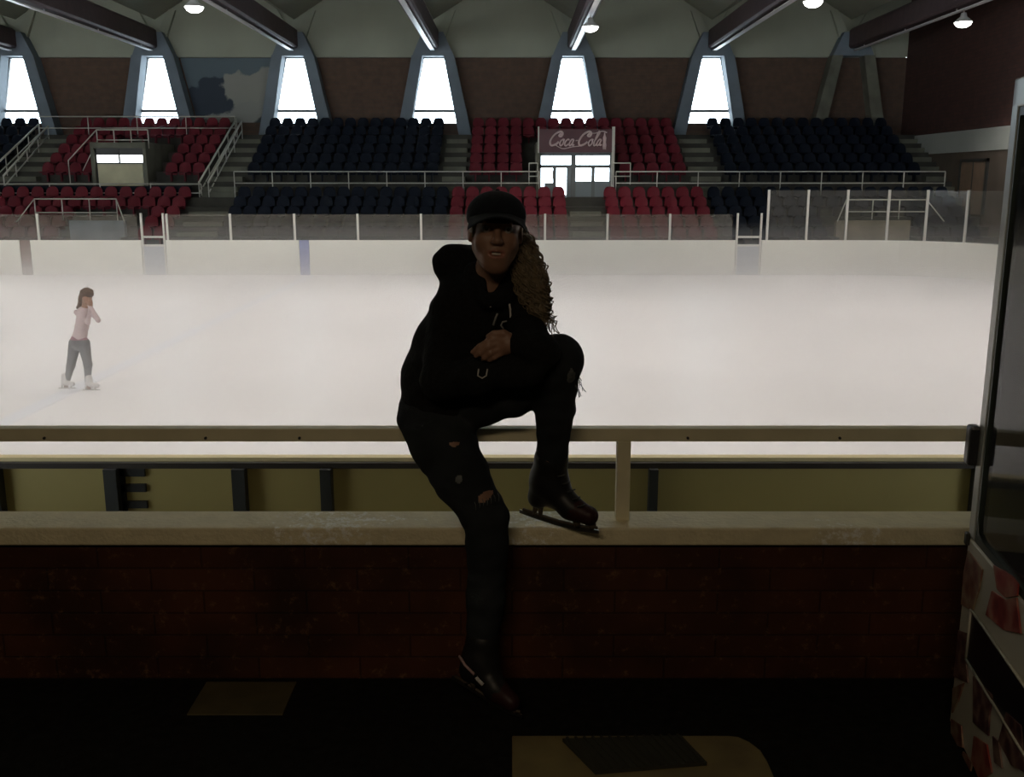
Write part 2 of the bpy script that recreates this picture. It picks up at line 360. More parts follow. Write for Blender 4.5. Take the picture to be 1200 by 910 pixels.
def rink_board(pts, label, group, matl=None, side=1, olive=False, posts=()):
    e = empty('rink_board', (pts[0][0], pts[0][1], ICE), label, 'rink board', group)
    wallstrip(pts, ICE+.0, BT-.03, .06, side=side).build('panel', matl or M_board, e)
    wallstrip(pts, BT-.03, BT, .085, side=side).build('top_cap', M_ycap if olive else mat('pale_cap', (.82,.80,.72), .5), e)
    return e
fx = lambda px: xat(px, YF, BT)
rink_board([(XW,YF),(fx(22),YF)], 'cream far rink board reaching out of the photo at left', 'far rink boards')
rink_board([(fx(35),YF),(fx(165),YF)], 'cream far rink board between the brown seam and the small red-backed gate', 'far rink boards')
rink_board([(fx(194),YF),(fx(350),YF)], 'cream far rink board between the small gate and the blue seam', 'far rink boards')
rink_board([(fx(362),YF),(fx(862),YF)], 'long cream far rink board running behind the seated person', 'far rink boards')
rink_board([(fx(893),YF),(XE-RR,YF)], 'short cream far rink board right of the dark gate', 'far rink boards')
arcF = arc_pts(XE-RR, YF-RR, RR, PI/2, 0, 10)
rink_board(arcF, 'curved cream corner board at the far right of the rink', 'far rink boards')
rink_board([(XE,YF-RR),(XE,YN+RR)], 'cream end board of the rink seen through the machine glass', 'far rink boards')
rink_board([(XW,YF),(XW,YN)], 'cream end board of the rink out of sight at left', 'far rink boards', side=-1)
tag(MB().box((fx(22.5),YF+.0,ICE),(fx(34.5),YF+.09,BT)).build('board_post', M_redbr), 'brown upright seam post in the far boards at left', 'post')
tag(MB().box((fx(350.5),YF+.0,ICE),(fx(361.5),YF+.09,BT)).build('board_post', M_bluep), 'pale blue upright seam post in the far boards', 'post')
for a, b, lab in ((165,194,'small low gate in the far boards in front of red seats'), (862,893,'small low gate in the far boards in front of navy seats')):
    e = empty('rink_gate', (fx((a+b)/2), YF, ICE), lab, 'gate', 'rink gates')
    xa, xb = fx(a)+.02, fx(b)-.02
    MB().box((xa+.06,YF+.02,ICE),(xb-.06,YF+.07,BT-.22)).build('gate_panel', mat('grey_gate', (.45,.46,.48), .6), e)
    g = MB(); g.box((xa,YF,ICE),(xa+.06,YF+.09,BT+.95)); g.box((xb-.06,YF,ICE),(xb,YF+.09,BT+.95)); g.build('gate_post', M_white, e)
    g = MB(); g.box((xa+.06,YF+.02,BT-.22),(xb-.06,YF+.07,BT-.15)); g.box((xa+.06,YF+.02,BT+.08),(xb-.06,YF+.07,BT+.15)); g.build('gate_rail', M_white, e)
# near boards seen from behind
nx = lambda px: xat(px, YN, -.85)
seams = [(-60,-40),(-3,6),(128,143),(276,291),(378,391),(759,769),(1136,1144),(1500,1510)]
where = ['reaching out of the photo at left','left of the black letter mark','right of the black letter mark','third one left of the dangling leg, short','behind both legs of the seated person',
         'long one right of the rail post','behind the vending machine']
for i in range(len(seams)-1):
    xa = XW if i == 0 else nx(seams[i][0]); xb = XE-RR if i == len(seams)-2 else nx(seams[i+1][0])
    xm = nx(seams[i][1]) if i else XW
    e = rink_board([(xa,YN),(xb,YN)], 'olive back of near rink board ' + where[i], 'near rink boards', M_oboard, side=1, olive=True)
    if i:
        MB().box((xa,YN-.10,ICE),(xm,YN-.005,BT-.07)).build('post', M_dark, e)
    MB().box((xa,YN-.05,BT-.075),(xb,YN-.005,BT-.03)).build('top_rail', M_brown, e)  # dark strip: back of the cap and its shadow, put into the colour
rink_board(arc_pts(XE-RR, YN+RR, RR, -PI/2, 0, 10), 'curved near corner board hidden behind the vending machine', 'near rink boards', side=-1)
# black letter-like bars
E_ = MB(); ex0, ex1 = nx(143.5), nx(172)
for y0, y1 in ((547,557),(566,575),(586,594)):
    za = pt(150,y0,YN).z; zb = pt(150,y1,YN).z; E_.box((ex0,YN-.03,zb),(ex1,YN-.003,za))
E_.box((ex0-.01,YN-.03,pt(150,600,YN).z-.15),(ex0+.03,YN-.003,pt(150,546,YN).z))
tag(E_.build('letter_mark', mat('black_paint', (.015,.013,.010), .6)), 'black E-shaped letter mark on the olive board beside a dark post', 'letter')
# glass shields above far boards
SH = [(-700,-560),(-560,-460),(-460,-250),(-250,-100),(-100,45),(45,162),(196,270),(270,345),(345,419),(419,493),(493,565),(565,638),(638,711),(711,784),(784,858)]
def shield(x0, x1, ztop, lab, y0=YF+.04, y1=None, gm=None):
    y1 = y0 if y1 is None else y1
    e = empty('glass_shield', (x0,y0,BT), lab, 'glass screen', 'glass screens on the far boards')
    d = Vector((x1-x0,y1-y0,0)).normalized(); q = d*.05
    p0 = Vector((x0,y0,0)) ; p1 = Vector((x1,y1,0)) ; nn = Vector((-d.y,d.x,0))*.006
    a, b = p0+q, p1-q*.2
    MB().hull8([(a.x-nn.x,a.y-nn.y,BT),(b.x-nn.x,b.y-nn.y,BT),(b.x+nn.x,b.y+nn.y,BT),(a.x+nn.x,a.y+nn.y,BT)],
               [(a.x-nn.x,a.y-nn.y,ztop),(b.x-nn.x,b.y-nn.y,ztop),(b.x+nn.x,b.y+nn.y,ztop),(a.x+nn.x,a.y+nn.y,ztop)]).build('pane', gm or M_shield, e)
    MB().sq((p0.x+d.x*.02,p0.y+d.y*.02,BT-.0),(p0.x+d.x*.02,p0.y+d.y*.02,ztop+.02),.075).build('post', M_white, e)
ZG1 = pt(500,251,YF).z; ZG2 = pt(950,223,YF).z
for i, (a, b) in enumerate(SH):
    x0, x1 = fx(a), fx(b)
    if a < -150: x0, x1 = max(x0, XW), max(x1, XW)
    if x1-x0 < .2: continue
    lab = 'low clear screen, %s' % (ORD[max(i-6,0)]+' one right of the small left gate' if i > 5 else ('ending at the small left gate' if i == 5 else '%s one left of the left gate' % ORD[5-i]))
    shield(x0, x1, ZG1, lab)
def arc_at(px):
    best = min((k*PI/2/400 for k in range(401)), key=lambda a: abs(600+FPX*(XE-RR+RR*math.sin(a))/((YF-RR+RR*math.cos(a))*math.cos(TILT)+(CAMZ-BT)*math.sin(TILT))-px))
    return (XE-RR+RR*math.sin(best), YF-RR+RR*math.cos(best))
tp = [(fx(898),YF),(fx(944),YF),(fx(990),YF),arc_at(1038),arc_at(1083),arc_at(1130),(XE,YF-RR)]
for i in range(6):
    a, b = tp[i], tp[i+1]
    shield(a[0], b[0], ZG2, 'tall clear screen on the right boards, ' + ORD[i] + ' one right of the dark gate', a[1]+.04, b[1]+.04, M_shield2)
# ---- haze lying over the ice
def haze(z1, dens, k):
    m = bpy.data.materials.new('ice_mist'); m.use_nodes = True; N = m.node_tree.nodes; N.remove(N['Principled BSDF'])
    v = N.new('ShaderNodeVolumeScatter'); v.inputs['Density'].default_value = dens; v.inputs['Color'].default_value = (1,1,1,1); v.inputs['Anisotropy'].default_value = .2
    m.node_tree.links.new(v.outputs[0], N['Material Output'].inputs['Volume'])
    o = MB().box((XW+.3+.02*k, YN+.25+.02*k, ICE+.02+.003*k),(XE-.2-.02*k, YF-.12-.02*k, z1)).build('ice_mist', m)
    tag(o, ['thin mist hanging over the whole ice sheet','denser low mist close above the ice','thick mist lying below knee height on the ice', 'thickest mist layer touching the ice'][k], 'mist', kind='stuff')
haze(ICE+1.9, .010, 0); haze(ICE+1.25, .020, 1); haze(ICE+.75, .040, 2); haze(ICE+.38, .07, 3)

# ================================================================== GRANDSTAND
def terr(mb, x0, x1, y0, y1, z): mb.box((x0,y0,ICE),(x1,y1,z))
LROW = [(38.0+.8*k, -1.10+.37*k) for k in range(5)]      # lower rows: front edge Y and floor z
UROW = [(43.3+.88*k, 1.40+.43*k) for k in range(6)]
AISZ = .75
tun = [(-17.9,-15.8),(1.18,4.24)]                         # entrances through the upper stand
low_tun = [(xat(62,38,0),xat(130,38,0)),(xat(993,38,0),xat(1084,38,0))]
tr = MB()
tr.box((XL,35.6,ICE),(XR,38.0,-1.3))
def spans(x0, x1, holes):
    out = []; c = x0
    for a, b in sorted(holes):
        out.append((c, a)); c = b
    out.append((c, x1)); return out
for y, z in LROW:
    for a, b in spans(XL, XR, low_tun if y < 40.0 else []): tr.box((a,y,ICE),(b,y+.8,z))
tr.box((XL,42.0,ICE),(XR,43.3,AISZ))
for y, z in UROW:
    y2 = y+.88 if y < 47.6 else YB
    tw = [tun[0], (tun[1][0], 4.24*y2/43.35)]
    for a, b in spans(XL, XR, tw): tr.box((a,y,ICE),(b,y2,z))
    if z > 2.9:
        for a, b in tw: tr.box((a,y,2.78),(b,(y+.88 if y < 47.6 else YB),z))
for a, b in (tun[0], (1.18,4.9)): tr.box((a,43.3,ICE),(b,YB,.75))
ter = tr.build('floor_terrace', mat('terrace_concrete', (.055,.052,.042), .9, nscale=1.1, namt=.2)); struct(ter)
# stairs
stairs_u = [(-22.4,-20.7),(-13.3,-11.7),(-3.10,-2.0),(7.75,9.15),(18.0,19.0)]
stairs_l = [(-13.3,-11.6),(2.33,3.7)]
slab = ['at the left edge of the photo','beside the diagonal white handrail','between navy and red blocks behind the cap','between red and navy blocks at right','against the dark right wall']
for i, (a, b) in enumerate(stairs_u):
    st = MB()
    for y, z in UROW: st.box((a+.05,y-.44,z-.43),(b-.05,y-.002,z-.215)); 
    st.box((a+.05,42.6,AISZ),(b-.05,42.86,AISZ+.21))
    st.hull8([(a+.06,42.7,-.6),(b-.06,42.7,-.6),(b-.06,47.6,1.2),(a+.06,47.6,1.2)],[(a+.06,42.7,AISZ+.1),(b-.06,42.7,AISZ+.1),(b-.06,47.6,3.2),(a+.06,47.6,3.2)])
    tag(st.build('stair_flight', M_conc), 'grey concrete stair flight of the upper stand ' + slab[i], 'stairs', 'upper stand stairs')
for i, (a, b) in enumerate(stairs_l):
    st = MB()
    for y, z in LROW[1:]: st.box((a+.05,y-.4,z-.37),(b-.05,y-.002,z-.185))
    tag(st.build('stair_flight', M_conc), 'grey concrete stair flight of the lower stand ' + ('below the diagonal handrail' if i == 0 else 'leading up to the glazed entrance'), 'stairs', 'lower stand stairs')
# seats
def seat_mesh(name, m):
    b = MB(); n = 8
    # back shell, slightly dished with rounded top
    for lay, off in ((0,0),(1,.03)):
        pass
    vs = []
    rows = [(0.28,.255,.18),(.40,.265,.20),(.56,.265,.24),(.68,.24,.27),(.77,.19,.285),(.82,.12,.29)]
    for z, hw, y in rows:
        for k in range(n+1):
            u = -1+2*k/n; vs.append((u*hw, y-.03*u*u, z))
    nn = (n+1); R = len(rows)
    back = [(x, y+.025, z) for x, y, z in vs]
    fs = [(r*nn+k, r*nn+k+1, (r+1)*nn+k+1, (r+1)*nn+k) for r in range(R-1) for k in range(n)]
    tot = len(vs); f2 = [tuple(tot+i for i in q[::-1]) for q in fs]
    rim = [k for k in range(nn)] + [r*nn+n for r in range(1,R)] + [(R-1)*nn+k for k in range(n-1,-1,-1)] + [r*nn for r in range(R-2,0,-1)]
    fr = [(rim[i], rim[(i+1)%len(rim)], tot+rim[(i+1)%len(rim)], tot+rim[i]) for i in range(len(rim))]
    b.add(vs+back, fs+f2+fr)
    # pan
    pan = []
    for y, hw, dz in ((.22,.235,.0),(.10,.255,-.02),(0,.255,-.02),(-.08,.255,-.015),(-.18,.24,-.0),(-.215,.18,-.02)):
        for k in range(n+1):
            u = -1+2*k/n; pan.append((u*hw, y, .41+dz+.02*u*u))
    b.add(pan+[(x,y,z-.03) for x,y,z in pan], fs+f2+fr)
    b.box((-.03,.05,.0),(.03,.22,.39))
    o = b.build(name, m); me = o.data; bpy.data.objects.remove(o); return me
me_red = seat_mesh('seat_red', M_red); me_navy = seat_mesh('seat_navy', M_navy)
PITCH = .59
def blocks(upper):
    if upper:
        return [('navy','upper far left block',-27,-22.5),('red','upper left block',-20.6,-13.4),('navy','upper block left of the cap',-11.6,-3.2),
                ('red','upper block around the sign',-1.9,7.65),('navy','upper right block',9.25,17.9)]
    return [('red','lower left block',-24.5,-13.4),('navy','lower block left of the cap',-11.5,-2.6),('red','lower block behind the cap',-2.55,2.25),
            ('red','lower block right of the steps',3.8,8.05),('navy','lower right block',8.15,18.3)]
allseats = []
for upper in (False, True):
    rows = UROW if upper else LROW
    for col, nm, a, b in blocks(upper):
        n = int((b-a)/PITCH); pit = (b-a)/n
        for r, (y, z) in enumerate(rows):
            for k in range(n):
                x = a+pit*(k+.5)
                skip = False
                if upper:
                    for (p, q) in tun:
                        if p-.42 < x < q+.42 and z < 3.0: skip = True
                else:
                    for (p, q) in low_tun:
                        if p-.4 < x < q+.4 and y < 40.4: skip = True
                if not skip: allseats.append((x, y+.50, z, col, '%s seat, %s row up in the %s, %s from left' % (col, ORD[r], nm, ORD[k]), upper, nm))
vis = []
def inview(x, y, z):
    d = y*math.cos(TILT)+(CAMZ-z)*math.sin(TILT); return -20 < 600+FPX*x/d < 1215
ind = [s for s in allseats if inview(*s[:3])]
ind.sort(key=lambda s: (s[1], abs(s[0])))
def place_seat(s):
    o = bpy.data.objects.new('stadium_seat', me_red if s[3] == 'red' else me_navy); C.objects.link(o)
    o.location = s[:3]; tag(o, s[4], 'seat', 'stadium seats')
# leave the ones fully hidden by the person to the mass
for s in ind[:300]: place_seat(s)
rest = ind[300:] + [s for s in allseats if not inview(*s[:3]) and s[0] > -26]
for col, me in (('red', me_red), ('navy', me_navy)):
    g = MB(); base = [tuple(v.co) for v in me.vertices]; fc = [tuple(p.vertices) for p in me.polygons]
    for s in rest:
        if s[3] == col: g.add([(x+s[0], y+s[1], z+s[2]) for x, y, z in base], fc)
    o = g.build('stadium_seat_rows', M_red if col == 'red' else M_navy)
    tag(o, 'remaining rows of %s plastic seats high in the far stand' % col, 'seats', 'stadium seats', kind='stuff')
print('SEATS', len(ind), len(rest))
# ---- entrance boxes with glazing (daylight through the wide one, an added glow in the left)
def glazed(x0, x1, wide):
    y = 43.35; z0, z1 = AISZ, 2.80
    if wide:
        e = empty('entrance_glazing', ((x0+x1)/2,y,z0), 'glazed entrance doors under the red drink sign', 'entrance')
        X_ = lambda px: xat(px, y, 1.8)
        fr = MB(); fr.box((x0,y-.06,2.49),(x1,y+.06,z1)); fr.box((x0,y-.06,1.97),(x1,y+.06,2.11))
        fr.box((x0,y-.06,z0),(X_(634),y+.06,z1)); fr.box((X_(669),y-.07,z0),(X_(674.5),y+.07,z1)); fr.box((X_(714),y-.06,z0),(x1,y+.06,z1))
        fr.box((X_(648),y-.05,z0),(X_(652),y+.05,1.97)); fr.box((X_(693),y-.05,z0),(X_(697),y+.05,1.97))
        fr.build('frame', mat('grey_door_frame', (.14,.15,.15), .5), e)
        pn = MB(); pn.box((X_(674),y-.04,z0),(X_(714),y+.04,1.42)); pn.box((X_(664),y-.04,z0),(X_(669),y+.04,1.97)); pn.box((X_(638),y-.04,z0),(X_(649),y+.04,1.35)); pn.build('kick_panel', mat('grey_panel', (.20,.23,.24), .6), e)
        MB().box((x0+.05,y-.01,z0),(x1-.05,y+.01,z1)).build('pane', M_pane, e)
        MB().box((x0+.55,y-.10,1.55),(x0+.60,y-.06,1.85)).build('handle', M_white, e)
    else:
        e = empty('entrance_glazing', ((x0+x1)/2,y,z0), 'beige entrance screen with bright glowing strip in the left block', 'entrance')
        MB().box((x0+.05,y-.04,1.05),(x1-.1,y+.04,2.14)).build('screen', mat('beige_screen', (.56,.52,.34), .6, nscale=2, namt=.1), e)
        fr = MB(); fr.box((x0,y-.06,2.14),(x1,y+.06,2.20)); fr.box((x0,y-.06,2.52),(x1,y+.06,2.80)); fr.box((x0,y-.06,z0),(x0+.06,y+.06,2.8)); fr.box((x1-.06,y-.06,z0),(x1,y+.06,2.8)); fr.box((x0+1.0,y-.06,2.14),(x0+1.06,y+.06,2.8))
        fr.build('frame', M_dark, e)
        MB().box((x0+.05,y-.03,2.2),(x1-.05,y+.03,2.52)).build('glow_panel', mat('lit_strip', (1,1,1), .4, emit=((.95,1,1), 2.2)), e)  # glow put in, as no daylight shows through this tunnel
    cheek = MB()
    cheek.box((x0-.14,43.16,AISZ),(x0,46.85,3.05)); xb = x1*46.85/43.35 if wide else x1
    cheek.hull8([(x1,43.16,AISZ),(x1+.14,43.16,AISZ),(xb+.14,46.85,AISZ),(xb,46.85,AISZ)],[(x1,43.16,3.05),(x1+.14,43.16,3.05),(xb+.14,46.85,3.05),(xb,46.85,3.05)])
    cheek.hull8([(x0,43.17,2.80),(x1,43.17,2.80),(xb,46.84,2.80),(x0,46.84,2.80)],[(x0,43.17,3.04),(x1,43.17,3.04),(xb,46.84,3.04),(x0,46.84,3.04)])
    cheek.build('surround', M_conc, e)
    return e
glazed(*tun[0], False); glazed(*tun[1], True)
for a, b in tun:                                       # tunnel lining
    pass
# low tunnels in the lower stand, seen hazily through the glass
for (a, b), lab, c in ((low_tun[0],'blue-grey bench recess under the left railing',(.30,.36,.44)),(low_tun[1],'beige bench recess under the right railing',(.34,.28,.20))):
    e = empty('bench_recess', ((a+b)/2,38,ICE), lab, 'recess')
    m = mat('recess_'+lab[:4], c, .7, nscale=1.5, namt=.2)
    MB().box((a+.02,39.3,-1.3),(b-.02,39.55,-.1)).build('rear_panel', m, e)
    MB().box((a+.02,38.6,-1.3),(b-.02,39.0,-.85)).build('bench', M_conc, e)
# ---- drink sign
def sign():
    x0, x1 = tun[1]; z0, z1 = 2.62, 3.58; y = 43.1
    e = empty('sign_board', ((x0+x1)/2, y, z0), 'dark red drink sign with pale script lettering above the entrance', 'sign')
    MB().box((x0-.02,y-.04,z0),(x1+.02,y+.04,z1)).build('panel', mat('faded_sign_red', (.10,.030,.038), .5, nscale=2, namt=.1), e)
    fr = MB(); fr.box((x0-.08,y-.06,z0-.02),(x0-.02,y+.06,z1+.1)); fr.box((x1+.02,y-.06,.75),(x1+.14,y+.06,z1+.1)); fr.build('frame_post', M_wrail, e)
    cream = mat('sign_cream', (.62,.48,.48), .5)
    # script letters drawn as swept strokes (letter space: width ~7.4, height 2)
    ox, oz, sx, sz = x0+.30, z0+.26, .325, .30
    def st(pts, w=.034):
        # smooth the polyline
        P_ = [Vector((ox+p[0]*sx+ (p[1]*.10), y-.075, oz+p[1]*sz)) for p in pts]
        Q = []
        for i in range(len(P_)-1):
            a = P_[max(i-1,0)]; b = P_[i]; c = P_[i+1]; d = P_[min(i+2,len(P_)-1)]
            for t in (0,.25,.5,.75):
                Q.append(.5*((2*b)+(c-a)*t+(2*a-5*b+4*c-d)*t*t+(3*b-a-3*c+d)*t**3))
        Q.append(P_[-1]); mb.tube(Q, w, 5)
    mb = MB()
    Cc = [(1.35,1.75),(1.15,1.45),(1.45,1.35),(1.55,1.75),(1.15,2.0),(.55,1.6),(.25,.7),(.55,.1),(1.1,.25),(1.4,.6)]
    o_ = lambda x: [(x+.3,.95),(x+.05,.75),(x,.35),(x+.2,.05),(x+.42,.3),(x+.4,.75),(x+.25,.95),(x+.5,.85)]
    c_ = lambda x: [(x+.42,.8),(x+.28,.95),(x+.03,.65),(x+.05,.2),(x+.25,.05),(x+.48,.3)]
    a_ = lambda x: [(x+.4,.9),(x+.15,.9),(x,.4),(x+.15,.05),(x+.38,.4),(x+.42,.9),(x+.4,.3),(x+.55,.08),(x+.65,.25)]
    l_ = lambda x: [(x,.3),(x+.3,1.3),(x+.42,1.9),(x+.25,2.0),(x+.12,1.2),(x+.15,.15),(x+.35,.1),(x+.45,.3)]
    st(Cc, .046); st(o_(1.6)); st(c_(2.25)); st(a_(2.85))
    st([(3.55,.75),(3.85,.8)], .022)
    st([(p[0]+3.75,p[1]) for p in Cc], .046); st(o_(5.35)); st(l_(5.95)); st(a_(6.45))
    st([(1.1,.15),(2.2,-.35),(3.4,-.1),(4.3,.0)], .020); st([(4.7,2.0),(5.6,1.75),(6.6,2.05),(7.3,1.85)], .024)
    mb.build('lettering', cream, e)
    bt = MB(); bx = x1-.30
    bt.tube([(bx,y-.06,z0+.12),(bx,y-.06,z0+.3),(bx,y-.06,z0+.42),(bx,y-.06,z0+.60),(bx,y-.06,z0+.72),(bx,y-.06,z0+.82)], [.07,.085,.065,.08,.035,.03], 8)
    bt.build('bottle_emblem', cream, e)
sign()
# ---- rails of the stand
def railing(name, pts_top, drop, posts, label, y=None, w=.045, extra=None, group='white stand railings'):
    e = empty('railing', tuple(pts_top[0]), label, 'railing', group)
    a, b = Vector(pts_top[0]), Vector(pts_top[1])
    MB().tube([a,b], w*.6, 6).build('top_rail', M_wrail, e)
    dn = Vector((0,0,-drop)); MB().tube([a+dn,b+dn], w*.5, 6).build('lower_rail', M_wrail, e)
    for k in range(posts):
        p = a.lerp(b, k/(posts-1)); MB().tube([p, p+Vector((0,0,-drop-(extra or 0)))], w*.5, 6).build('post', M_wrail, e)
    return e
Yr = 42.1
def rz(py): return pt(600,py,Yr).z
z1, z2 = rz(201), rz(214.5)
def rx(px, z): return xat(px, Yr, z)
railing('r', [(rx(274,z1),Yr,z1),(rx(632,z1),Yr,z1)], z1-z2, 9, 'white railing along the cross aisle left of the entrance', extra=z2-AISZ)
railing('r', [(rx(722,z1),Yr,z1),(rx(1108,z1),Yr,z1)], z1-z2, 9, 'white railing along the cross aisle right of the entrance', extra=z2-AISZ)
z3, z4 = rz(215.5), rz(226)
railing('r', [(rx(-60,z3),Yr-.05,z3),(rx(236,z3),Yr-.05,z3)], z3-z4, 6, 'lower set white railing in front of the left block', extra=.1)
tag(MB().box((-30,Yr+.06,AISZ),(-13.5,Yr+.16,z3-.08)).build('fascia_board', M_navy), 'dark navy fascia board behind the lower set left railing', 'fascia')
# railings above bench recesses
for (pa, pb, ta, tb, lab) in ((40,136,233,249,'small white railing over the blue-grey bench recess at left'),(992,1086,234,248,'small white railing over the beige bench recess at right')):
    y = 39.3; a, b = pt(pa,ta,y), pt(pb,ta,y); zl = pt(pa,tb,y).z
    e = railing('r', [a,b], a.z-zl, 4, lab, extra=.3)
    for p, s in ((a,-1),(b,1)): MB().tube([p, Vector((p.x+s*.5, y-.6, zl-.35))], .022, 6).build('brace', M_wrail, e)
# high rail behind left block
y = 47.2; a, b = pt(45,136.5,y), pt(275,136.5,y); zl = pt(45,150,y).z
railing('r', [a,b], a.z-zl, 5, 'high white railing across the back of the left red block', extra=.4)
# vomitory rails of the left block
y = 43.4; a, b = pt(113,152,y), pt(173,152,y); zl = pt(100,164,y).z
e = railing('r', [a,b], a.z-zl, 4, 'white railing on top of the beige entrance screen', extra=.35)
q = pt(80,188,y-.4); MB().tube([a, q, q+Vector((0,0,-1.0))], .025, 6).build('stair_rail', M_wrail, e)
q2 = pt(97,200,y-.4); MB().tube([a+Vector((0,0,-.45)), q2], .02, 6).build('stair_rail', M_wrail, e)
for px0, px1 in ((700,741),):
    y = 43.0; a, b = pt(718,191,y), pt(739,191,y); railing('r', [a,b], .55, 2, 'short white handrail stub right of the glazed entrance', extra=.35)
a, b = pt(620,191,43.0), pt(630,191,43.0); railing('r', [a,b], .55, 2, 'short white handrail stub left of the glazed entrance', extra=.35)
# diagonal handrails beside the stairs
def handrail(p0, p1, lab, n=5):
    e = empty('handrail', tuple(p0), lab, 'handrail', 'sloping handrails')
    MB().tube([p0,p1], .045, 6).build('top_rail', M_wrail, e)
    for k in range(n):
        p = p0.lerp(p1, k/(n-1)); MB().tube([p, p+Vector((0,0,-.85))], .025, 6).build('post', M_wrail, e)
    MB().tube([p0+Vector((0,0,-.42)), p1+Vector((0,0,-.42))], .03, 6).build('lower_rail', M_wrail, e)
handrail(pt(233,214,42.6), pt(277,139,47.6), 'bright sloping handrail on the left side of the left stairs')
handrail(pt(244,214,42.6), pt(283,142,47.6), 'second sloping handrail just right of the brightest one')
handrail(pt(-8,196,42.6), pt(45,146,47.6), 'sloping handrail at the far left edge of the photo')
handrail(pt(4,206,42.6), pt(56,148,47.6), 'sloping handrail beside the left edge stairs, nearer the red seats')
# ---- ceiling lamps over the ice
def lamp(x, y, z, label):
    e = empty('arena_lamp', (x,y,z), label, 'lamp', 'arena lamps under the roof beams')
    b = MB(); b.lathe([(.02,z+.34),(.09,z+.33),(.12,z+.20),(.30,z+.05),(.33,z),(.31,z),(.10,z+.17),(.0,z+.17)], x, y, 20); b.build('shade', mat('lamp_housing', (.5,.5,.5), .4), e)
    MB().lathe([(.0,z+.035),(.29,z+.035),(.29,z-.02),(.24,z-.10),(.13,z-.16),(.0,z-.18)], x, y, 20).build('lens', mat('lamp_lens', (1,1,1), .3, emit=((1,.97,.92), 14)), e)
    MB().tube([(x,y,z+.33),(x,y,7.432)], .02, 6).build('bracket', M_white, e)
    d = bpy.data.lights.new('arena_lamp_light', 'AREA'); d.shape = 'DISK'; d.size = .55; d.energy = LAMP_W; d.color = LAMP_COL; d.spread = LAMP_SPREAD
    o = bpy.data.objects.new('arena_lamp_light', d); C.objects.link(o); o.location = (0,0,-.20); o.parent = e
lab = {2:'bright round lamp above the mural at the top of the photo',4:'bright lamp hanging above the drink sign window',5:'lamp cut by the top edge above the right window',6:'bright lamp beside the beam at top right'}
for bi, x in enumerate([-37.0,-30.35]+BX):
    for j, y in enumerate((11.5, 19.0, 26.0, 31.0)):
        k = bi-2; ok = j == 3 and k in lab
        yy = {2:34.0,4:38.3,5:33.0,6:37.2}.get(k, y) if j == 3 else y
        if k == 5 and j == 3: ok = True
        lamp(x, yy, 7.0, lab[k] if ok else 'arena lamp out of the picture, %s row from the lobby on the %s beam' % (ORD[j], ORD[bi]))
# unseen fill light added behind the camera, lifting ledge, rail and person
d = bpy.data.lights.new('lobby_fill_light', 'AREA'); d.shape = 'RECTANGLE'; d.size = 1.6; d.size_y = .5; d.energy = LOBBY_FILL_W; d.color = (1,.80,.55)
o = bpy.data.objects.new('lobby_fill_light', d); C.objects.link(o); o.location = (-.6,-1.2,2.95)
# ================================================================== FOREGROUND RAIL, FLOOR THINGS, MACHINE
RY = 2.82; RZ1 = pt(600,502,RY-.02).z; RZ0 = RZ1-.040
e = empty('guard_rail', (0,RY,.498), 'long cream square steel rail the person sits on', 'railing')
MB().box((-6,RY-.02,RZ0),(6,RY+.02,RZ1)).build('top_rail', M_rail, e, bevel=.003)
def rail_post(px):
    x = xat(px,RY,.65); MB().box((x-.02,RY-.02,.498),(x+.02,RY+.02,RZ0)).build('post', M_rail, e, bevel=.002)
rail_post(730)
for x in (-1.9,-4.2,2.9,5.0):
    MB().box((x-.02,RY-.02,.498),(x+.02,RY+.02,RZ0)).build('post', M_rail, e, bevel=.002)
# screws in the rail
for px in (52,241,351,806,984):
    x = xat(px,RY-.02,RZ0+.02); sc = MB(); sc.tube([(x,RY-.026,RZ0+.012),(x,RY-.019,RZ0+.012)], .004, 8); sc.build('screw', M_dark, e)

# floor pieces
h = MB().box((-.93,2.55,0),(-.655,2.735,.006)); a = h.build('floor_tile', mat('dull_ochre_tile', (.085,.065,.024), .8, nscale=12, namt=.15), bevel=.002)
tag(a, 'dull ochre tile lying on the dark floor against the wall', 'tile')
brd = MB(); pl = [(0.0,1.75),(.66,1.75),(.66,2.28),(.655,2.33),(.635,2.37),(.61,2.395),(.58,2.40),(0.0,2.40)]
brd.add([(x,y,.001) for x,y in pl]+[(x,y,.030) for x,y in pl], [tuple(range(7,-1,-1)), tuple(range(8,16))]+[(i,(i+1)%8,8+(i+1)%8,8+i) for i in range(8)])
bo = brd.build('wooden_board', mat('worn_yellow_wood', (.20,.15,.055), .7, nscale=6, namt=.2, col2=(.12,.085,.035)), bevel=.003)
tag(bo, 'worn pale board with rounded corner on the floor at bottom centre', 'board')
mt = MB(); mp = [(.21,2.22),(.50,2.26),(.455,2.385),(.135,2.37)]
mt.add([(x,y,.0305) for x,y in mp]+[(x,y,.040) for x,y in mp], [(3,2,1,0),(4,5,6,7)]+[(i,(i+1)%4,4+(i+1)%4,4+i) for i in range(4)])
for k in range(14):
    t = (k+.5)/14; p = Vector(mp[0]).lerp(Vector(mp[1]), t); q = Vector(mp[3]).lerp(Vector(mp[2]), t); mt.sq((p.x,p.y,.042),(q.x,q.y,.042),.006)
tag(mt.build('rubber_mat', mat('black_ribbed_rubber', (.020,.018,.009), .8)), 'small dark ribbed mat lying on the pale board', 'mat')

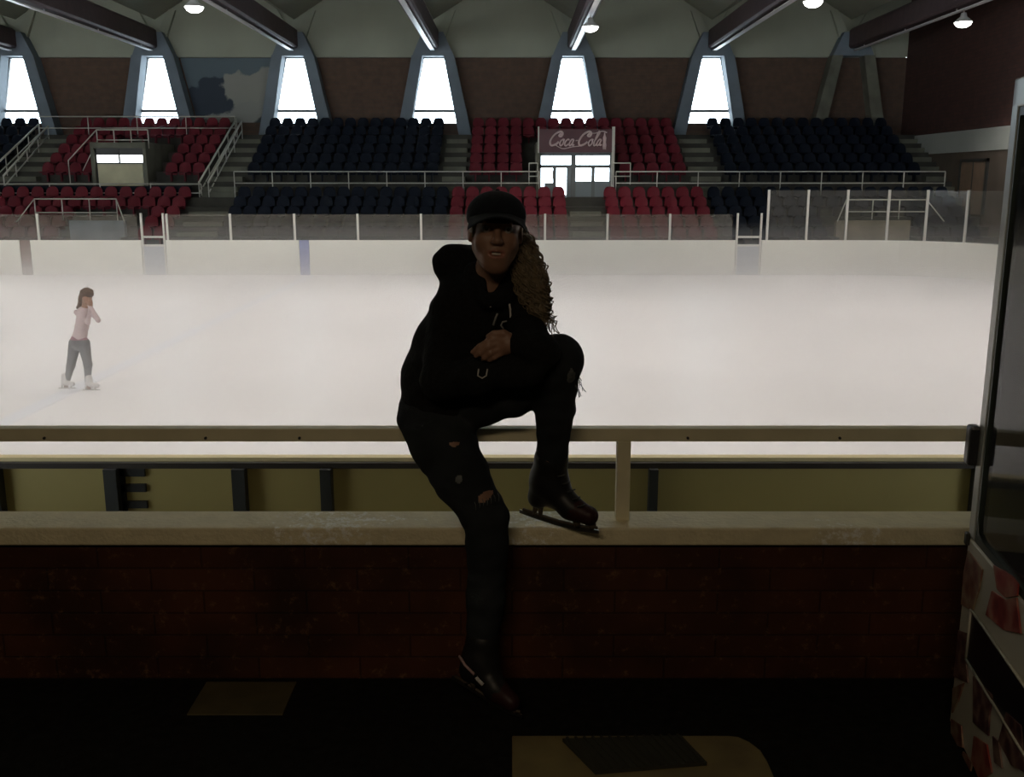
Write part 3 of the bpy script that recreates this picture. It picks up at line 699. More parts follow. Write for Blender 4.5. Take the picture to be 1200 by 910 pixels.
# vending machine: its side faces the ledge, glass upper half
A = Vector((1.227,2.50,0)); U = Vector((-.16,-1,0)).normalized(); Nn = Vector((U.y,-U.x,0)); Nn = Nn if Nn.x < 0 else -Nn   # Nn points out (to the left)
HM, DM, WM = 1.74, .78, .80
def onside(px, py):
    d = pt(px,py,1.0)-Vector((0,0,CAMZ)); o = Vector((0,0,CAMZ)); t = (A-o).dot(Nn)/d.dot(Nn); q = o+d*t
    return ((q-A).dot(U), q.z)
def W3(s, z, dn=0): p = A+U*s+Nn*dn; return Vector((p.x,p.y,z))
vm = empty('vending_machine', tuple(A+U*.4-Nn*.4), 'white vending machine covered in red food pictures at right edge', 'vending machine')
def mbox(mb, s0, s1, z0, z1, d0, d1, mi=0):
    mb.hull8([W3(s0,z0,d0),W3(s1,z0,d0),W3(s1,z0,d1),W3(s0,z0,d1)],[W3(s0,z1,d0),W3(s1,z1,d0),W3(s1,z1,d1),W3(s0,z1,d1)], mi); return mb
M_vm = mat('vending_white', (.50,.47,.38), .45, nscale=5, namt=.06); M_gas = mat('green_black_gasket', (.03,.045,.035), .4)
ZG = .565
mbox(MB(), 0,DM,.012,ZG,0,-WM).build('cabinet', M_vm, vm, bevel=.008)
for s in (.05,DM-.05):
    for dd in (-.05,-WM+.05): mbox(MB(), s-.02,s+.02,0,.012,dd-.02,dd+.02).build('foot', M_dark, vm)
fr = MB(); wv = .048
for s0 in (0,DM-wv):
    for d0 in (0,-WM+wv): mbox(fr, s0,s0+wv,ZG,HM,d0,d0-wv)
mbox(fr, 0,DM,HM-.07,HM,0,-WM)
fr.build('frame', mat('vending_frame_grey', (.44,.45,.42), .3, .2, nscale=5, namt=.12), vm, bevel=.005)
gk = MB()
for (s0,s1,z0,z1) in ((wv,wv+.010,ZG,HM-.07),(DM-wv-.010,DM-wv,ZG,HM-.07),(wv,DM-wv,ZG,ZG+.02),(wv,DM-wv,HM-.09,HM-.07)): mbox(gk, s0,s1,z0,z1,-.003,-.02)
for k in range(2):      # rounded lower corners of the gasket
    s0 = wv+.010 if k == 0 else DM-wv-.010; sg = 1 if k == 0 else -1
    gk.add([W3(s0,ZG+.02,-.004),W3(s0+sg*.05,ZG+.02,-.004),W3(s0+sg*.012,ZG+.032,-.004),W3(s0,ZG+.07,-.004)], [(0,1,2,3)])
gk.build('gasket', M_gas, vm)
M_vg = glass('dusty_machine_glass', (.86,.89,.86), .05)
for nm, args in (('side', (wv,DM-wv,ZG,HM-.07,-.010,-.014)), ('back', (.012,.016,ZG,HM-.07,-wv,-WM+wv)), ('right', (wv,DM-wv,ZG,HM-.07,-WM+.012,-WM+.016))):
    mbox(MB(), *args).build('glass_pane', M_vg, vm)
# door slot: black parallelogram band
s0, za = onside(1140,714); s0b, zb = onside(1140,782)
sl = mbox(MB(), s0,DM-.08,zb,za,.003,-.03); so = sl.build('product_slot', mat('slot_black', (.006,.006,.010), .35), vm, bevel=.004)
tr_ = MB(); tb = .006
for (p,q) in (((s0,za),(DM-.08,za)),((s0,zb),(DM-.08,zb)),((s0,za),(s0,zb)),((DM-.08,za),(DM-.08,zb))): tr_.tube([W3(p[0],p[1],.004),W3(q[0],q[1],.004)], .004, 6)
tr_.build('slot_trim', M_vm, vm)
# pictures
def picmat(name, c1, c2, c3, sc=18):
    m = mat(name, c1, .5); N = m.node_tree.nodes; L = m.node_tree.links; p = N['Principled BSDF']
    tc = N.new('ShaderNodeTexCoord'); v = N.new('ShaderNodeTexVoronoi'); v.inputs['Scale'].default_value = sc; L.new(tc.outputs['Object'], v.inputs['Vector'])
    nz = N.new('ShaderNodeTexNoise'); nz.inputs['Scale'].default_value = sc*1.3; nz.inputs['Detail'].default_value = 4; L.new(tc.outputs['Object'], nz.inputs['Vector'])
    mx = N.new('ShaderNodeMix'); mx.data_type = 'FLOAT'; mx.inputs[0].default_value = .5; L.new(v.outputs['Distance'], mx.inputs[2]); L.new(nz.outputs['Fac'], mx.inputs[3])
    cr = N.new('ShaderNodeValToRGB'); E = cr.color_ramp.elements; E[0].position = .25; E[0].color = (*c1,1); E[1].position = .65; E[1].color = (*c3,1); q = E.new(.45); q.color = (*c2,1)
    L.new(mx.outputs[0], cr.inputs[0]); L.new(cr.outputs[0], p.inputs['Base Color']); return m
R1 = picmat('food_red', (.14,.010,.010), (.24,.030,.020), (.34,.15,.10)); R2 = picmat('food_dark', (.03,.012,.018), (.09,.030,.030), (.20,.12,.09), 25); R3 = picmat('food_brown', (.12,.03,.02), (.20,.08,.05), (.30,.22,.14), 22)
def sticker(poly, m):
    pts = [onside(*p) for p in poly]; n = len(pts)
    pts = [(max(s,.004), z) for s, z in pts]
    MB().add([W3(s,z,.0045) for s,z in pts]+[W3(s,z,.0005) for s,z in pts], [tuple(range(n)), tuple(range(2*n-1,n-1,-1))]+[(i,(i+1)%n,n+(i+1)%n,n+i) for i in range(n)]).build('sticker', m, vm)
sticker([(1136,645),(1153,667),(1149,690),(1141,716),(1128,708),(1131,670)], R3)
sticker([(1166,662),(1177,668),(1187,674),(1195,684),(1194,698),(1180,700),(1170,690)], R1)
sticker([(1164,692),(1180,703),(1193,700),(1198,742),(1178,738),(1157,720)], R1)
sticker([(1125,738),(1135,742),(1133,768),(1136,800),(1119,792)], R2)
sticker([(1142,792),(1165,814),(1161,838),(1160,862),(1142,846)], R2)
sticker([(1181,834),(1199,850),(1203,905),(1187,896),(1172,868)], R2)
sticker([(1116,842),(1128,850),(1130,876),(1116,870)], R3)
sticker([(1143,862),(1158,872),(1164,905),(1150,915),(1140,890)], R1)
sticker([(1130,880),(1141,893),(1138,908),(1128,893)], R3)
sticker([(1165,862),(1172,868),(1176,900),(1167,893)], R2)
sticker([(1118,806),(1131,800),(1124,822),(1117,835)], R3)
# lock on the far edge of the machine
lk = MB(); mbox(lk, -.03,.012,pt(1147,545,2.5).z,pt(1147,499,2.5).z,.024,-.005); lk.build('latch', mat('black_latch', (.03,.03,.035), .35), vm, bevel=.008)
lk = MB(); mbox(lk, .0,.02,pt(1140,636,2.5).z,pt(1140,622,2.5).z,.01,-.002); lk.build('bolt', M_dark, vm, bevel=.003)
# ================================================================== PEOPLE (smooth distance-field modelling, polygonised)
import openvdb as vdb
def cap(a, b, ra, rb, op='u', k=None): return ('c', Vector(a), Vector(b), ra, rb, op, k)
def ell(c, r, R=None, op='u', k=None): return ('e', Vector(c), r, R, None, op, k)
def sdf_mesh(name, prims, vox, mats, parent, k=.02, wob=0, wfreq=20., paint=None, smooth=True, clip=None):
    lo = Vector((1e9,)*3); hi = -lo
    for p in prims:
        if p[5] != 'u': continue
        if p[0] == 'c': pts = [(p[1], p[3]), (p[2], p[4])]
        else: pts = [(p[1], max(p[2]))]
        for q, r in pts:
            for i in range(3): lo[i] = min(lo[i], q[i]-r); hi[i] = max(hi[i], q[i]+r)
    m = .03+k; lo -= Vector((m,)*3); hi += Vector((m,)*3)
    n = [int((hi[i]-lo[i])/vox)+2 for i in range(3)]
    ax = [np.float32(lo[i]) + np.arange(n[i], dtype=np.float32)*np.float32(vox) for i in range(3)]
    F = np.full(n, .05, np.float32)
    for p in prims:
        kk = p[6] if p[6] is not None else k
        if p[0] == 'c':
            r = max(p[3], p[4]); b0 = [min(p[1][i], p[2][i])-r-.05-kk for i in range(3)]; b1 = [max(p[1][i], p[2][i])+r+.05+kk for i in range(3)]
        else:
            r = max(p[2]); b0 = [p[1][i]-r-.05-kk for i in range(3)]; b1 = [p[1][i]+r+.05+kk for i in range(3)]
        i0 = [max(0, int((b0[i]-lo[i])/vox)) for i in range(3)]; i1 = [min(n[i], int((b1[i]-lo[i])/vox)+2) for i in range(3)]
        if any(i1[i] <= i0[i] for i in range(3)): continue
        X = ax[0][i0[0]:i1[0], None, None]; Y = ax[1][None, i0[1]:i1[1], None]; Z = ax[2][None, None, i0[2]:i1[2]]
        if p[0] == 'c':
            a, b = p[1], p[2]; d = b-a; L2 = max(d.length_squared, 1e-9)
            t = np.clip(((X-a.x)*d.x + (Y-a.y)*d.y + (Z-a.z)*d.z)/L2, 0, 1)
            D = np.sqrt((X-a.x-t*d.x)**2 + (Y-a.y-t*d.y)**2 + (Z-a.z-t*d.z)**2) - (p[3]+(p[4]-p[3])*t)
        else:
            c = p[1]; R = p[3] or ((1,0,0),(0,1,0),(0,0,1)); q = []
            for i in range(3):
                v = R[i]; q.append(((X-c.x)*v[0] + (Y-c.y)*v[1] + (Z-c.z)*v[2])/p[2][i])
            g = np.sqrt(q[0]**2+q[1]**2+q[2]**2)
            g2 = np.sqrt((q[0]/p[2][0])**2+(q[1]/p[2][1])**2+(q[2]/p[2][2])**2)+1e-6
            D = g*(g-1)/g2
        D = D.astype(np.float32)
        sl = tuple(slice(i0[i], i1[i]) for i in range(3)); G = F[sl]
        if p[5] == 'u':
            h = np.clip(kk-np.abs(G-D), 0, None)/max(kk,1e-6); F[sl] = np.minimum(G, D) - h*h*kk*.25
        elif p[5] == 's':
            D = -D; h = np.clip(kk-np.abs(G-D), 0, None)/max(kk,1e-6); F[sl] = np.maximum(G, D) + h*h*kk*.25
    if wob:
        X = ax[0][:,None,None]; Y = ax[1][None,:,None]; Z = ax[2][None,None,:]; w = wfreq
        F += (wob*(np.sin(w*(X*1.1+Z*.9)+2*np.sin(w*.6*(Y+Z)))*np.sin(w*(Z*1.5-X*.5)+1.3*np.sin(w*.9*X))
              + .5*np.sin(w*2.3*(Z+.4*Y)+1.5*np.sin(w*1.7*X)))).astype(np.float32)
    if clip is not None:
        X = ax[0][:,None,None]; Y = ax[1][None,:,None]; Z = ax[2][None,None,:]
        for (c, nn) in clip: F = np.maximum(F, ((X-c[0])*nn[0]+(Y-c[1])*nn[1]+(Z-c[2])*nn[2]).astype(np.float32))
    F = np.clip(F/vox, -4, 4).astype(np.float32)
    g = vdb.FloatGrid(4.0); g.copyFromArray(F); P, Q = g.convertToQuads(0.0)
    P = P*vox + np.array(lo[:])
    P = P - np.array(parent.location[:])
    me = bpy.data.meshes.new(name); me.from_pydata(P.tolist(), [], Q.tolist())
    for mm in mats: me.materials.append(mm)
    bm = bmesh.new(); bm.from_mesh(me); bmesh.ops.smooth_vert(bm, verts=bm.verts, factor=.5, use_axis_x=True, use_axis_y=True, use_axis_z=True)
    bmesh.ops.recalc_face_normals(bm, faces=bm.faces); bm.to_mesh(me); bm.free()
    me.polygons.foreach_set('use_smooth', [smooth]*len(me.polygons))
    if paint:
        off = parent.location
        cen = np.empty(len(me.polygons)*3, np.float32); me.polygons.foreach_get('center', cen); cen = cen.reshape(-1,3)+np.array(off[:])
        idx = np.zeros(len(me.polygons), np.int32)
        for fn, mi in paint: idx[fn(cen)] = mi
        me.polygons.foreach_set('material_index', idx)
    o = bpy.data.objects.new(name, me); C.objects.link(o); o.parent = parent
    return o
M_skin = mat('skin', (.30,.165,.11), .5, nscale=25, namt=.05); M_lip = mat('lips', (.34,.15,.11), .4)
M_hood = mat('black_sweatshirt', (.014,.014,.015), .95, nscale=90, namt=.2, bump=.2, spec=.15)
M_jean = mat('dark_denim', (.030,.034,.038), .9, nscale=7, namt=.25, bump=.2, bscale=220, spec=.15)
M_jean2 = mat('faded_denim', (.16,.17,.17), .9, nscale=60, namt=.2)
M_leath = mat('black_leather', (.014,.013,.014), .45, spec=.3); M_leathr = mat('oxblood_leather', (.032,.010,.010), .5, spec=.25)
M_steel = mat('skate_steel', (.45,.42,.38), .3, 1.0); M_hold = mat('dark_blade_holder', (.06,.045,.03), .5)
M_cap = mat('black_cap_cloth', (.012,.014,.020), .9, nscale=120, namt=.2, spec=.2)
M_hair = mat('curly_brown_hair', (.21,.155,.090), .55, nscale=40, namt=.25)
M_lace = mat('grey_white_cord', (.55,.52,.50), .8)

root = empty('person', (.0, 2.76, .79), 'person in black hoodie, cap and ripped jeans sitting on the rail, one skate raised', 'person')
root.location = pt(515,500,2.78)
# ---- head frame
Hc = pt(581,268,2.60); hs = .90
hf = Vector((.07,-1,.02)).normalized(); hu = Vector((.05,0,1)); hr = hu.cross(hf).normalized()*-1
hr = hf.cross(hu).normalized(); 
if hr.x < 0: hr = -hr
hu = hr.cross(-hf).normalized()
if hu.z < 0: hu = -hu
def hp(x, y, z): return Hc + (hr*x + hf*y + hu*z)*hs          # x image right, y forward, z up
HR = (tuple(hr), tuple(hf), tuple(hu))
def he(x, y, z, rx_, ry_, rz_, op='u', k=None): return ell(hp(x,y,z), (rx_*hs,ry_*hs,rz_*hs), HR, op, k)
head = [he(0,-.012,.022,.073,.093,.088), he(0,.030,-.038,.056,.058,.070), he(0,.054,-.094,.024,.032,.028,k=.025),
        cap(hp(-.044,.010,-.055), hp(-.014,.055,-.101), .018, .015, k=.03), cap(hp(.044,.010,-.055), hp(.014,.055,-.101), .018, .015, k=.03),
        he(-.036,.058,-.032,.024,.022,.024,k=.02), he(.036,.058,-.032,.024,.022,.024,k=.02),
        cap(hp(-.034,.080,.020), hp(.034,.080,.020), .008, .008, k=.02),
        he(-.031,.092,.001,.018,.016,.012,'s',.012), he(.031,.092,.001,.018,.016,.012,'s',.012),
        cap(hp(0,.084,.006), hp(0,.106,-.030), .006, .010, k=.012), he(-.011,.098,-.034,.008,.009,.007,k=.008), he(.011,.098,-.034,.008,.009,.007,k=.008),
        he(0,.070,-.066,.032,.020,.020,k=.02),
        cap(hp(-.026,.079,-.060), hp(0,.090,-.060), .004, .0055, k=.006), cap(hp(.026,.079,-.060), hp(0,.090,-.060), .004, .0055, k=.006),
        cap(hp(-.024,.078,-.066), hp(0,.087,-.078), .0045, .0065, k=.006), cap(hp(.024,.078,-.066), hp(0,.087,-.078), .0045, .0065, k=.006),
        he(0,.090,-.0675,.021,.014,.0052,'s',.004),
        he(-.074,-.004,-.012,.009,.018,.030,k=.008), he(.074,-.004,-.012,.009,.018,.030,k=.008), he(-.082,.002,-.010,.006,.010,.018,'s',.006), he(.082,.002,-.010,.006,.010,.018,'s',.006)]
hands = []
def chain(L_, op='u', k=.006):
    return [cap(L_[i][0], L_[i+1][0], L_[i][1], L_[i+1][1], op, k) for i in range(len(L_)-1)]
J = lambda px, py, Y, r: (pt(px,py,Y), r)
neck = [cap(pt(580,298,2.635), pt(571,345,2.67), .043, .050, k=.03)]
trunk = chain([J(571,345,2.68,.06),J(560,372,2.70,.085),J(538,410,2.74,.085),J(522,450,2.79,.09),J(518,468,2.80,.092)], k=.03)
Lsh, Lel, Lwr = J(604,358,2.66,.036), J(633,410,2.51,.030), J(607,402,2.485,.022)
Rsh, Rel, Rwr = J(528,358,2.68,.038), J(520,446,2.60,.032), J(600,434,2.50,.022)
arms = chain([J(572,352,2.68,.05),Lsh,Lel,Lwr], k=.02) + chain([J(565,352,2.69,.05),Rsh,Rel,Rwr], k=.02)
kneeL, ankL = J(653,422,2.60,.048), J(646,552,2.715,.033)
legs = chain([J(530,470,2.78,.078),J(596,452,2.68,.062),kneeL,(pt(650,480,2.655),.045),ankL], k=.02) \
     + chain([J(508,480,2.78,.078),J(536,555,2.655,.060),J(566,608,2.625,.046),J(571,680,2.62,.042),J(567,765,2.61,.030)], k=.02)
feet = chain([ankL,(pt(634,582,2.745),.022),(pt(688,603,2.68),.018)], k=.02) + chain([J(567,765,2.61,.030),(pt(556,788,2.60),.022),(pt(597,824,2.53),.017)], k=.02)
YH = 2.482
def finger(pts, r): return chain([(pt(x,y,Y), rr) for (x,y,Y), rr in zip(pts, r)], k=.004)
hand = [cap(pt(607,402,2.487), pt(595,403,YH), .021, .021, k=.01), cap(pt(596,398,YH), pt(585,397,YH), .015, .011, k=.01), cap(pt(597,406,YH), pt(586,408,YH), .016, .012, k=.01),
        ell(pt(592,408,YH+.005), (.024,.014,.018), k=.01)]
hand += finger([(586,394.5,YH),(573,399,YH-.006),(562,406,YH-.002),(553.5,412.5,YH+.006)], [.0095,.0085,.0080,.0062])
hand += finger([(586,401,YH),(572,406,YH-.010),(563,413,YH-.004),(558,417,YH+.006)], [.0095,.0088,.0080,.0062])
hand += finger([(587,407.5,YH),(575,413,YH-.010),(568,418.5,YH-.002),(566,421,YH+.010)], [.0092,.0085,.0078,.0062])
hand += finger([(588,413.5,YH),(579,418.5,YH-.006),(574,421,YH+.002),(572,422,YH+.010)], [.0086,.0076,.0070,.0058])
hand += finger([(599,396,YH),(590,390.5,YH-.004),(579,391,YH+.0),(572,394,YH+.004)], [.0120,.0105,.0092,.0070])
rh = [cap(pt(600,434,2.50), pt(612,436,2.495), .020, .020, k=.01)]
for dy in (-9,-3,3,9): rh += finger([(612,436+dy*.9,2.49),(621,437+dy,2.485),(626,440+dy,2.50)], [.0085,.008,.0065])
rh += finger([(604,428,2.49),(611,423,2.485),(617,421,2.49)], [.010,.009,.007])
lipc = hp(0,.086,-.068)
def near(c, r, R=None):
    c = np.array(c[:]); r = np.array(r)
    def fn(P):
        d = P-c
        if R is not None: d = d @ np.array(R).T
        w = .12*np.sin(P[:,0]*210)+.12*np.sin(P[:,2]*330)
        return ((d/r)**2).sum(1) < 1+w
    return fn
sdf_mesh('body', head+neck+trunk+arms+legs+feet+hand+rh, .0036, [M_skin, M_lip], root, k=.02, paint=[(near(lipc, (.027*hs,.03,.0145*hs), HR), 1)])
for s in (-1, 1):
    e_ = MB(); c = hp(s*.031,.071,.001); e_.lathe([(.0001,c.z-.0115)]+[(.0115*math.cos(a),c.z+.0115*math.sin(a)) for a in np.linspace(-1.4,1.4,9)]+[(.0001,c.z+.0115)], c.x, c.y, 14)
    eo = e_.build('eye', mat('eye_white', (.45,.42,.40), .2), root)
    ir = c+hf*.0105; MB().tube([ir-hf*.003, ir+hf*.0012], [.0050,.0048], 12).build('iris', mat('dark_iris', (.03,.02,.015), .2), eo).location = (0,0,0)
    for ch in eo.children: ch.parent = None; ch.location = (0,0,0); ch.parent = root; ch.location = -root.location
    MB().tube([hp(s*.046,.070,.020), hp(s*.032,.084,.0235), hp(s*.016,.087,.019)], [.0016,.0030,.0026], 6).build('eyebrow', M_hair, root)
tb = MB(); tv = []
for k in range(9):
    u = -1+k/4; 
    for z in (-.0625,-.0705): tv.append(hp(u*.0215, .0835-.008*u*u, z+.0015*u*u))
tb.add(tv+[v-hf*.003 for v in tv], [(2*k,2*k+2,2*k+3,2*k+1) for k in range(8)]+[(18+2*k+1,18+2*k+3,18+2*k+2,18+2*k) for k in range(8)])
tb.build('teeth', mat('teeth', (.62,.57,.50), .3), root)
# ---- hoodie
hd = chain([J(574,342,2.69,.085),J(560,372,2.72,.118),J(540,408,2.745,.128),J(524,446,2.79,.128),J(519,474,2.80,.122)], k=.03)
hd += chain([J(588,352,2.67,.066),J(602,360,2.66,.052),J(634,412,2.515,.045),J(624,408,2.50,.040),J(608,402,2.49,.034)], k=.02)
hd += chain([J(540,350,2.70,.07),J(531,362,2.68,.058),J(516,446,2.61,.052),J(560,441,2.54,.048),J(600,434,2.505,.042),J(622,438,2.495,.034)], k=.02)
hd += [cap(pt(528,307,2.74), pt(556,310,2.73), .046, .044, k=.02), cap(pt(522,312,2.74), pt(545,335,2.73), .036, .05, k=.02), cap(pt(530,305,2.75), pt(560,300,2.78), .04, .035, k=.02),
       cap(pt(556,318,2.66), pt(574,350,2.60), .024, .026, k=.02), cap(pt(600,322,2.66), pt(590,348,2.60), .024, .026, k=.02), cap(pt(574,350,2.595), pt(590,348,2.595), .022, .022, k=.02)]
hd += [cap(pt(584,300,2.62), pt(576,341,2.60), .030, .012, 's', .012), cap(pt(583,300,2.60), pt(577,336,2.57), .040, .014, 's', .01)]
sdf_mesh('hoodie', hd, .0045, [M_hood], root, k=.03, wob=.0022, wfreq=34)
cf = [cap(pt(608,402,2.49), pt(603,402,2.488), .032, .029)]
sdf_mesh('cuff', cf, .003, [M_hood], root, k=.005)
# cords and print on the hoodie
def front(px, py, dY=0):  # chest surface in front of the body
    return pt(px, py, 2.583+dY)
MB().tube([front(583,346,-.0), front(587,350,-.003), front(592,354,0)], .0042, 6).build('drawstring', M_lace, root)
MB().tube([front(596,352,.0), front(598,362,-.004), front(598.5,374,-.006), front(598,384,-.004)], .0030, 6).build('drawstring', M_lace, root)
MB().tube([front(573,353,-.004), front(575,360,-.006)], .0028, 6).build('drawstring', M_lace, root)
M_print = mat('grey_print', (.30,.29,.28), .8)
MB().tube([front(578,381,-.010), front(581,372,-.010), front(583,367,-.010)], .0032, 5).build('print', M_print, root)
MB().tube([front(594,376,-.010), front(589,377,-.012), front(587,381,-.012), front(590,385,-.012)], .0026, 5).build('print', M_print, root)
MB().tube([pt(561,432,2.484), pt(560,440,2.480), pt(565,443,2.480), pt(570,440,2.480), pt(571,432,2.484)], .0022, 5).build('cord_loop', M_lace, root)
# ---- jeans
jn = chain([J(519,468,2.80,.105),J(512,482,2.79,.108)], k=.03)
jn += chain([J(535,472,2.78,.092),J(600,455,2.68,.076),J(654,421,2.60,.066),J(650,480,2.655,.052),J(647,535,2.71,.043)], k=.02)
jn += chain([J(506,488,2.775,.098),J(520,520,2.71,.092),J(540,558,2.655,.078),J(569,606,2.62,.062),J(571,640,2.62,.057),J(569,700,2.615,.053),J(565,752,2.615,.046)], k=.02)
sp_ = (.020,.05,.012); 
rips = [(near(pt(533,519,2.63), (.012,.05,.008)), 1), (near(pt(538,560,2.585), (.010,.05,.010)), 2), (near(pt(570,583,2.565), (.028,.05,.012), ((.93,0,.37),(0,1,0),(-.37,0,.93))), 1),
        (near(pt(668,437,2.58), (.014,.06,.024)), 2)]
sdf_mesh('jeans', jn, .0045, [M_jean, M_skin, M_jean2], root, k=.03, wob=.0020, wfreq=42, paint=rips)
th = MB()
for k in range(9):
    a = pt(675+random.uniform(-3,2), 436+k*2.2, 2.585); th.tube([a, a+Vector((.008+random.random()*.006,-.003,-.008)), a+Vector((.010+random.random()*.014,-.003,-.022-random.random()*.02))], .0010, 4)
for k in range(7):
    a = pt(556+k*4.5, 588-k*1.8, 2.553); th.tube([a, a+Vector((.004,-.004,-.008)), a+Vector((.004,-.004,-.016-random.random()*.01))], .0008, 4)
th.build('frayed_threads', M_jean2, root)
# ---- skates
def skate(anT, an, heel, ball, toe, blade, posts, label, trim=None):
    toeV, heelV = toe[0], heel[0]
    pr = chain([anT, an, heel], k=.02) + chain([an, ball, toe], k=.03) + chain([(heel[0]+Vector((0,0,.012)), heel[1]*.7), (ball[0]+Vector((0,0,.010)), ball[1]*.7)], k=.02)
    b = sdf_mesh('skate_boot', pr, .0035, [M_leath, M_leathr], root, k=.02, paint=[(near(toe[0], (.06,.07,.05)), 1)])
    if label: b['label'] = label
    m = MB(); n = len(blade); w = .0022
    d = (blade[-1]-blade[0]).normalized(); side = d.cross(Vector((0,0,1))).normalized()*w
    up = Vector((0,0,.011)); vs = []
    for p in blade: vs += [p-side, p+side, p+side+up, p-side+up]
    fs = [(4*i+j, 4*i+(j+1)%4, 4*i+4+(j+1)%4, 4*i+4+j) for i in range(n-1) for j in range(4)] + [(3,2,1,0),(4*n-4,4*n-3,4*n-2,4*n-1)]
    m.add(vs, fs); bl = m.build('blade', M_steel, root)
    h_ = MB()
    h_.tube([blade[0]+Vector((0,0,.014))+d*.01]+[p+Vector((0,0,.015)) for p in blade[1:-1]]+[blade[-1]+Vector((0,0,.016))-d*.006], .0048, 6)
    for (t, top, r) in posts:
        k = t*(n-1); i = min(int(k), n-2); q = blade[i].lerp(blade[i+1], k-i)+Vector((0,0,.012)); h_.tube([q, top], [r, r*1.5], 8)
    h_.build('blade_holder', M_hold, root)
Bu = [pt(609,600.5,2.772), pt(630,608,2.757), pt(655,616,2.735), pt(680,622,2.70), pt(702,625,2.668)]
skate(J(646,538,2.715,.050), J(643,562,2.735,.048), J(631,583,2.748,.031), J(668,594,2.70,.030), J(690,604,2.675,.028),
      Bu, [(.20, pt(628,592,2.748), .006),(.28, pt(634,592,2.748), .006),(.72, pt(676,610,2.69), .008),(.9, pt(694,614,2.672), .008)], None)
Bl = [pt(530,795,2.64), pt(552,809,2.61), pt(575,824,2.575), pt(595,835,2.545), pt(612,841,2.52)]
skate(J(566,750,2.612,.050), J(563,772,2.61,.047), J(551,786,2.605,.030), J(580,806,2.56,.029), J(599,822,2.535,.026),
      Bl, [(.2, pt(546,792,2.605), .006),(.3, pt(552,795,2.60), .006),(.72, pt(586,818,2.555), .008),(.9, pt(601,828,2.54), .008)], None)
MB().tube([pt(538,768,2.585), pt(545,779,2.563), pt(556,790,2.545)], .0042, 6).build('boot_piping', mat('pink_grey_piping', (.42,.28,.28), .6), root)
MB().tube([pt(558,793,2.542), pt(561,797,2.538), pt(566,802,2.532)], .0055, 6).build('boot_piping', M_lace, root)
lc = MB()
for i in range(6):
    a = pt(655,548,2.675).lerp(pt(684,592,2.655), i/5); lc.tube([a+Vector((-.018,.000,-.004)), a+Vector((-.004,-.004,.001)), a+Vector((.004,.006,.001))], .0022, 5)
lc.build('laces', mat('dark_laces', (.05,.05,.05), .8), root)
# ---- cap
cc = hp(0,-.004,.036)
sdf_mesh('cap', [ell(cc, (.0785,.0925,.066), HR)], .003, [M_cap], root, clip=[(hp(0,0,.012), tuple(-hu+hf*.06))])
bb = MB(); vs = []; NA, NRr = 16, 5
for lay in (0, .0035):
    for j in range(NRr+1):
        for i in range(NA+1):
            a = math.radians(-66+132*i/NA); t = j/NRr
            ext = .066*math.cos(a*.95)**.6*t
            x = math.sin(a)*(.0775+ext*.15); y = math.cos(a)*.090+ext; z = .040-.010*t-.042*(math.sin(a)**2)*(.45+.55*t)+lay
            vs.append(Hc+hr*x+hf*y+hu*z)
nn = NA+1; NV = nn*(NRr+1)
fs = []
for j in range(NRr):
    for i in range(NA):
        q = (j*nn+i, j*nn+i+1, (j+1)*nn+i+1, (j+1)*nn+i); fs.append(q[::-1]); fs.append(tuple(NV+v for v in q))
rim = list(range(nn))+[(j+1)*nn-1 for j in range(1,NRr+1)]+[NRr*nn+i for i in range(NA-1,-1,-1)]+[j*nn for j in range(NRr-1,0,-1)]
fs += [(rim[i], rim[(i+1)%len(rim)], NV+rim[(i+1)%len(rim)], NV+rim[i]) for i in range(len(rim))]
bb.add(vs, fs, 0, True).build('cap_brim', M_cap, root)
MB().tube([cc+hu*.064, cc+hu*.070], [.007,.004], 10).build('cap_button', M_cap, root)
# ---- curly hair falling over the shoulder at the right of the picture
hc = [pt(603,262,2.67), pt(612,285,2.655), pt(619,312,2.63), pt(624,338,2.60), pt(630,360,2.585), pt(634,378,2.58)]
hr_ = [.022,.034,.040,.040,.030,.014]
sdf_mesh('hair', [cap(hc[i], hc[i+1], hr_[i]*.8, hr_[i+1]*.8) for i in range(5)] + [he(.0,-.03,.0,.076,.075,.075,k=.02), he(-.066,.012,.004,.010,.03,.028,k=.01)], .0045, [M_hair], root, k=.02, wob=.004, wfreq=120)
cu = MB(); rnd = random.Random(3)
def hcl(t):
    k = t*5; i = min(int(k), 4); return hc[i].lerp(hc[i+1], k-i), hr_[i]+(hr_[i+1]-hr_[i])*(k-i)
for s_ in range(190):
    a0 = rnd.uniform(0,2*PI); t0 = rnd.uniform(0,.55); t1 = min(1.12, t0+rnd.uniform(.35,.7)); ph = rnd.uniform(0,6.28); hrad = rnd.uniform(.004,.009); turns = rnd.uniform(2,4.5)*(t1-t0)*2
    ro = rnd.uniform(.55,1.15); pts = []; N_ = 26
    for k in range(N_+1):
        u = k/N_; t = t0+(t1-t0)*u; c, r = hcl(min(t,1)); 
        if t > 1: c = c+Vector((.012,0,-.10))*(t-1)*2
        r = max(r, .016); w = ph+u*turns*2*PI
        pts.append(c+Vector((math.cos(a0)*r*ro+math.cos(w)*hrad, math.sin(a0)*r*ro+math.sin(w)*hrad, math.sin(w+1)*hrad*.5)))
    cu.tube(pts, [.0022]*(N_-4)+[.0018,.0016,.0013,.0010,.0006], 4)
